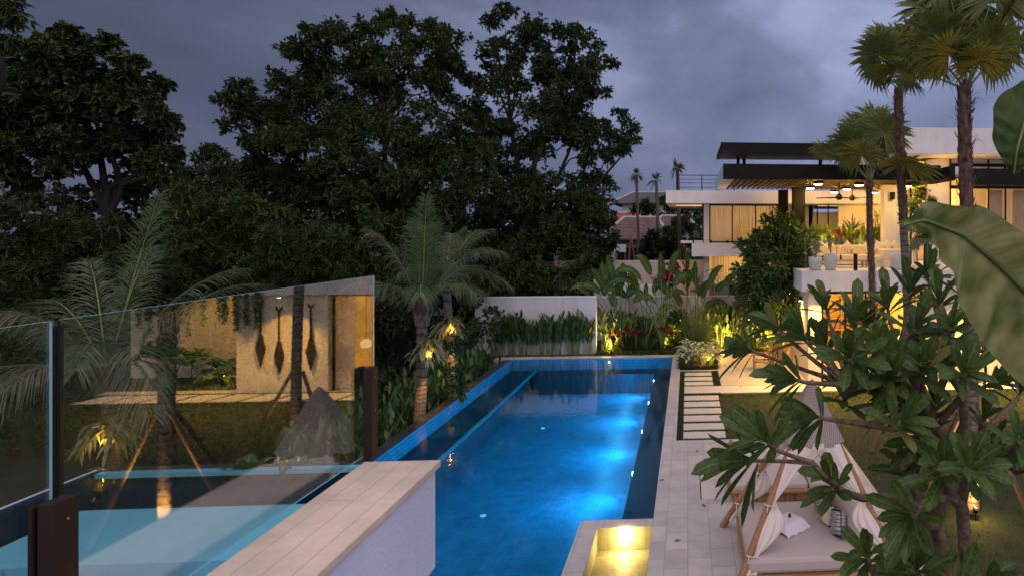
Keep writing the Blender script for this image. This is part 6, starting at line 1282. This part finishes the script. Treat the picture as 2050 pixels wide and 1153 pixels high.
# long arching branch on the lower left
nodes.append((F(1775, 995, 4.3), 6, .028)); nodes.append((F(1690, 985, 4.2), len(nodes)-1, .024)); nodes.append((F(1625, 925, 4.1), len(nodes)-1, .018))
ros[13] = (F(1537, 888, 4.0), len(nodes)-1, (-.4, -.6, .8)); ros[14] = (F(1506, 922, 4.05), len(nodes)-1, (-.8, -.4, .1)); ros[15] = (F(1672, 975, 4.15), len(nodes)-2, (-.3, -.3, .9))
frtree('large frangipani tree in the right foreground spreading over the canopy and the lawn', base0, nodes, ros, .32, 14)
base = F(1938, 1230, 4.3); base0 = Vector((base.x, base.y, 0))
nodes = [(base0, None, .07), (F(1938, 1150, 4.3), 0, .045), (F(1928, 1040, 4.3), 1, .042), (F(1905, 990, 4.2), 2, .034), (F(1935, 960, 4.2), 2, .036), (F(2010, 930, 4.3), 4, .028), (F(1960, 880, 4.6), 4, .028), (F(2035, 800, 4.6), 6, .02), (F(1850, 1000, 4.0), 3, .024)]
ros = [(F(1889, 945, 4.0), 3, (-.1, -.6, .9)), (F(1940, 942, 3.9), 4, (0, -.6, .9)), (F(1829, 1035, 3.9), 8, (-.3, -.5, .5)), (F(2040, 885, 4.1), 5, (.3, -.5, .8)), (F(1980, 920, 4.2), 5, (0, -.5, 1)), (F(2050, 940, 4.2), 5, (.5, -.3, .6)), (F(2045, 780, 4.8), 7, (.2, -.3, 1)), (F(1965, 850, 4.9), 6, (.1, -.4, 1))]
frtree('second frangipani trunk in the right foreground with leaves before the bright uplight', base0, nodes, ros, .31, 12)
base = F(1790, 1250, 4.4); base0 = Vector((base.x, base.y, 0))
frtree('low frangipani sprays rising from the bottom edge over the daybed', base0, [(base0, None, .05), (F(1770, 1180, 4.2), 0, .03), (F(1850, 1200, 4.3), 0, .03)], [(F(1738, 1118, 4.0), 1, (-.1, -.5, .9)), (F(1832, 1150, 4.1), 2, (0, -.4, 1)), (F(1910, 1190, 4.1), 2, (.3, -.2, 1)), (F(1970, 1170, 4.4), 2, (.4, -.2, .7))], .33, 12)
# mid distance frangipani on the patio
bl = [(1560, 470, 34), (1530, 500, 32), (1500, 530, 24), (1590, 490, 32), (1605, 520, 22), (1500, 500, 20), (1560, 530, 40), (1515, 570, 30), (1590, 570, 26), (1550, 600, 34), (1500, 600, 20), (1600, 545, 24), (1530, 640, 26), (1575, 640, 20), (1500, 560, 26), (1580, 450, 14)]
foot = Vector((3.55, 25.4, 0)); t = thing('frangipani_tree', 'dense round frangipani tree standing on the patio in front of the villa corner', 'tree', foot); br = MB(); lf = MB(); fk = foot+Vector((0, 0, 1.4))
br.tube([foot, foot+Vector((.1, 0, .6)), fk], [.14, .12, .10], 9); br.tube([foot+Vector((-.35, 0, 0)), foot+Vector((-.15, 0, .6)), fk], [.10, .09, .08], 9)
for (px, py, r) in bl:
    c = A(px, py, 25.4+rng.uniform(-.5, .5)); br.tube([fk, fk.lerp(c, .5)+Vector((0, 0, -.15)), c], [.06, .04, .025], 6, cap=False); rr = r/1300*26
    for k in range(max(7, int(r*r/20))):
        d = rdirs(1)[0]; d[1] = d[1]*.8-.2; p = np.array(tuple(c))+d*rr*rng.uniform(.6, 1.3); rosette(lf, p, d+np.array((0, -.1, .7)), 9, .38, .11)
br.build('trunk', M['frbark'], t, local=foot); lf.build('leaves', [M['frmid'], M['fryel']], t, local=foot)
# flowers at the left rosette
t = thing('frangipani_flowers', 'small yellow and white frangipani blossoms below the leftmost leaf cluster', 'flowers', D(1462, 893, 4.2)); mb = MB()
for i in range(5):
    c = np.array((rng.normal(0, .02), 0, rng.normal(0, .02))); a_ = np.arange(5)*1.257+i; d = np.stack([np.cos(a_), np.full(5, -.6), np.sin(a_)], 1); mb.leaves(np.repeat(c[None], 5, 0), d, (0, -1, 0), .042, .026, nseg=3, prof='broad')
mb.tube([(0, 0, 0), (.03, .0, .0), (.10, .0, .02)], .005, 5, mi=1); mb.build('blossoms', [M['yel'], M['stem']], t)

# ------------------------------------------------------------------ banana leaves at the right edge
def bananaleaf(parent, mid_, halfw, local, nx=90, ny=17, wave=.05, fold=.25, mt='banana'):
    Pm = np.array([tuple(p) for p in mid_]); m = len(Pm); tt = np.linspace(0, 1, m); T_ = np.linspace(0, 1, nx)
    P = np.stack([np.interp(T_, tt, Pm[:, i]) for i in range(3)], 1)
    for _ in range(8): P[1:-1] = (P[:-2]+P[2:]+2*P[1:-1])/4
    tan = nrm(np.gradient(P, axis=0)); view = nrm(P-np.array((0, 0, HC))); side = nrm(np.cross(tan, view)); nv = np.cross(side, tan)
    hw = np.array([np.interp(T_, np.linspace(0, 1, len(h)), h) for h in halfw])   # (2,nx) left/right
    rows = []
    for i in range(nx):
        row = []
        for v in np.linspace(-1, 1, ny):
            w = hw[0][i] if v < 0 else hw[1][i]
            off = side[i]*v*w+nv[i]*(-fold*abs(v)*w+wave*math.sin(T_[i]*31+v*2.2)*abs(v)**1.5*.5+wave*.3*math.sin(T_[i]*71+v)*abs(v))+tan[i]*abs(v)*w*.35
            row.append(P[i]+off)
        rows.append(row)
    o = MB().grid(rows).build('leaf', M[mt], parent, local=local)
    MB().tube(P-nv*.006, np.linspace(.004, .016, nx), 7).build('midrib', M['stem'], o, local=(0, 0, 0)); o.children[0].location = -Vector(local); return o
bs = D(2260, 900, 2.9); bs = Vector((bs.x, bs.y, 0))
bt = thing('banana_plant', 'banana plant outside the right edge reaching huge ribbed leaves into the picture', 'plant', bs)
top = D(2200, 640, 2.9); MB().tube([bs, bs.lerp(top, .5), top], [.13, .11, .07], 12).build('stem', M['stem'], bt, local=bs)
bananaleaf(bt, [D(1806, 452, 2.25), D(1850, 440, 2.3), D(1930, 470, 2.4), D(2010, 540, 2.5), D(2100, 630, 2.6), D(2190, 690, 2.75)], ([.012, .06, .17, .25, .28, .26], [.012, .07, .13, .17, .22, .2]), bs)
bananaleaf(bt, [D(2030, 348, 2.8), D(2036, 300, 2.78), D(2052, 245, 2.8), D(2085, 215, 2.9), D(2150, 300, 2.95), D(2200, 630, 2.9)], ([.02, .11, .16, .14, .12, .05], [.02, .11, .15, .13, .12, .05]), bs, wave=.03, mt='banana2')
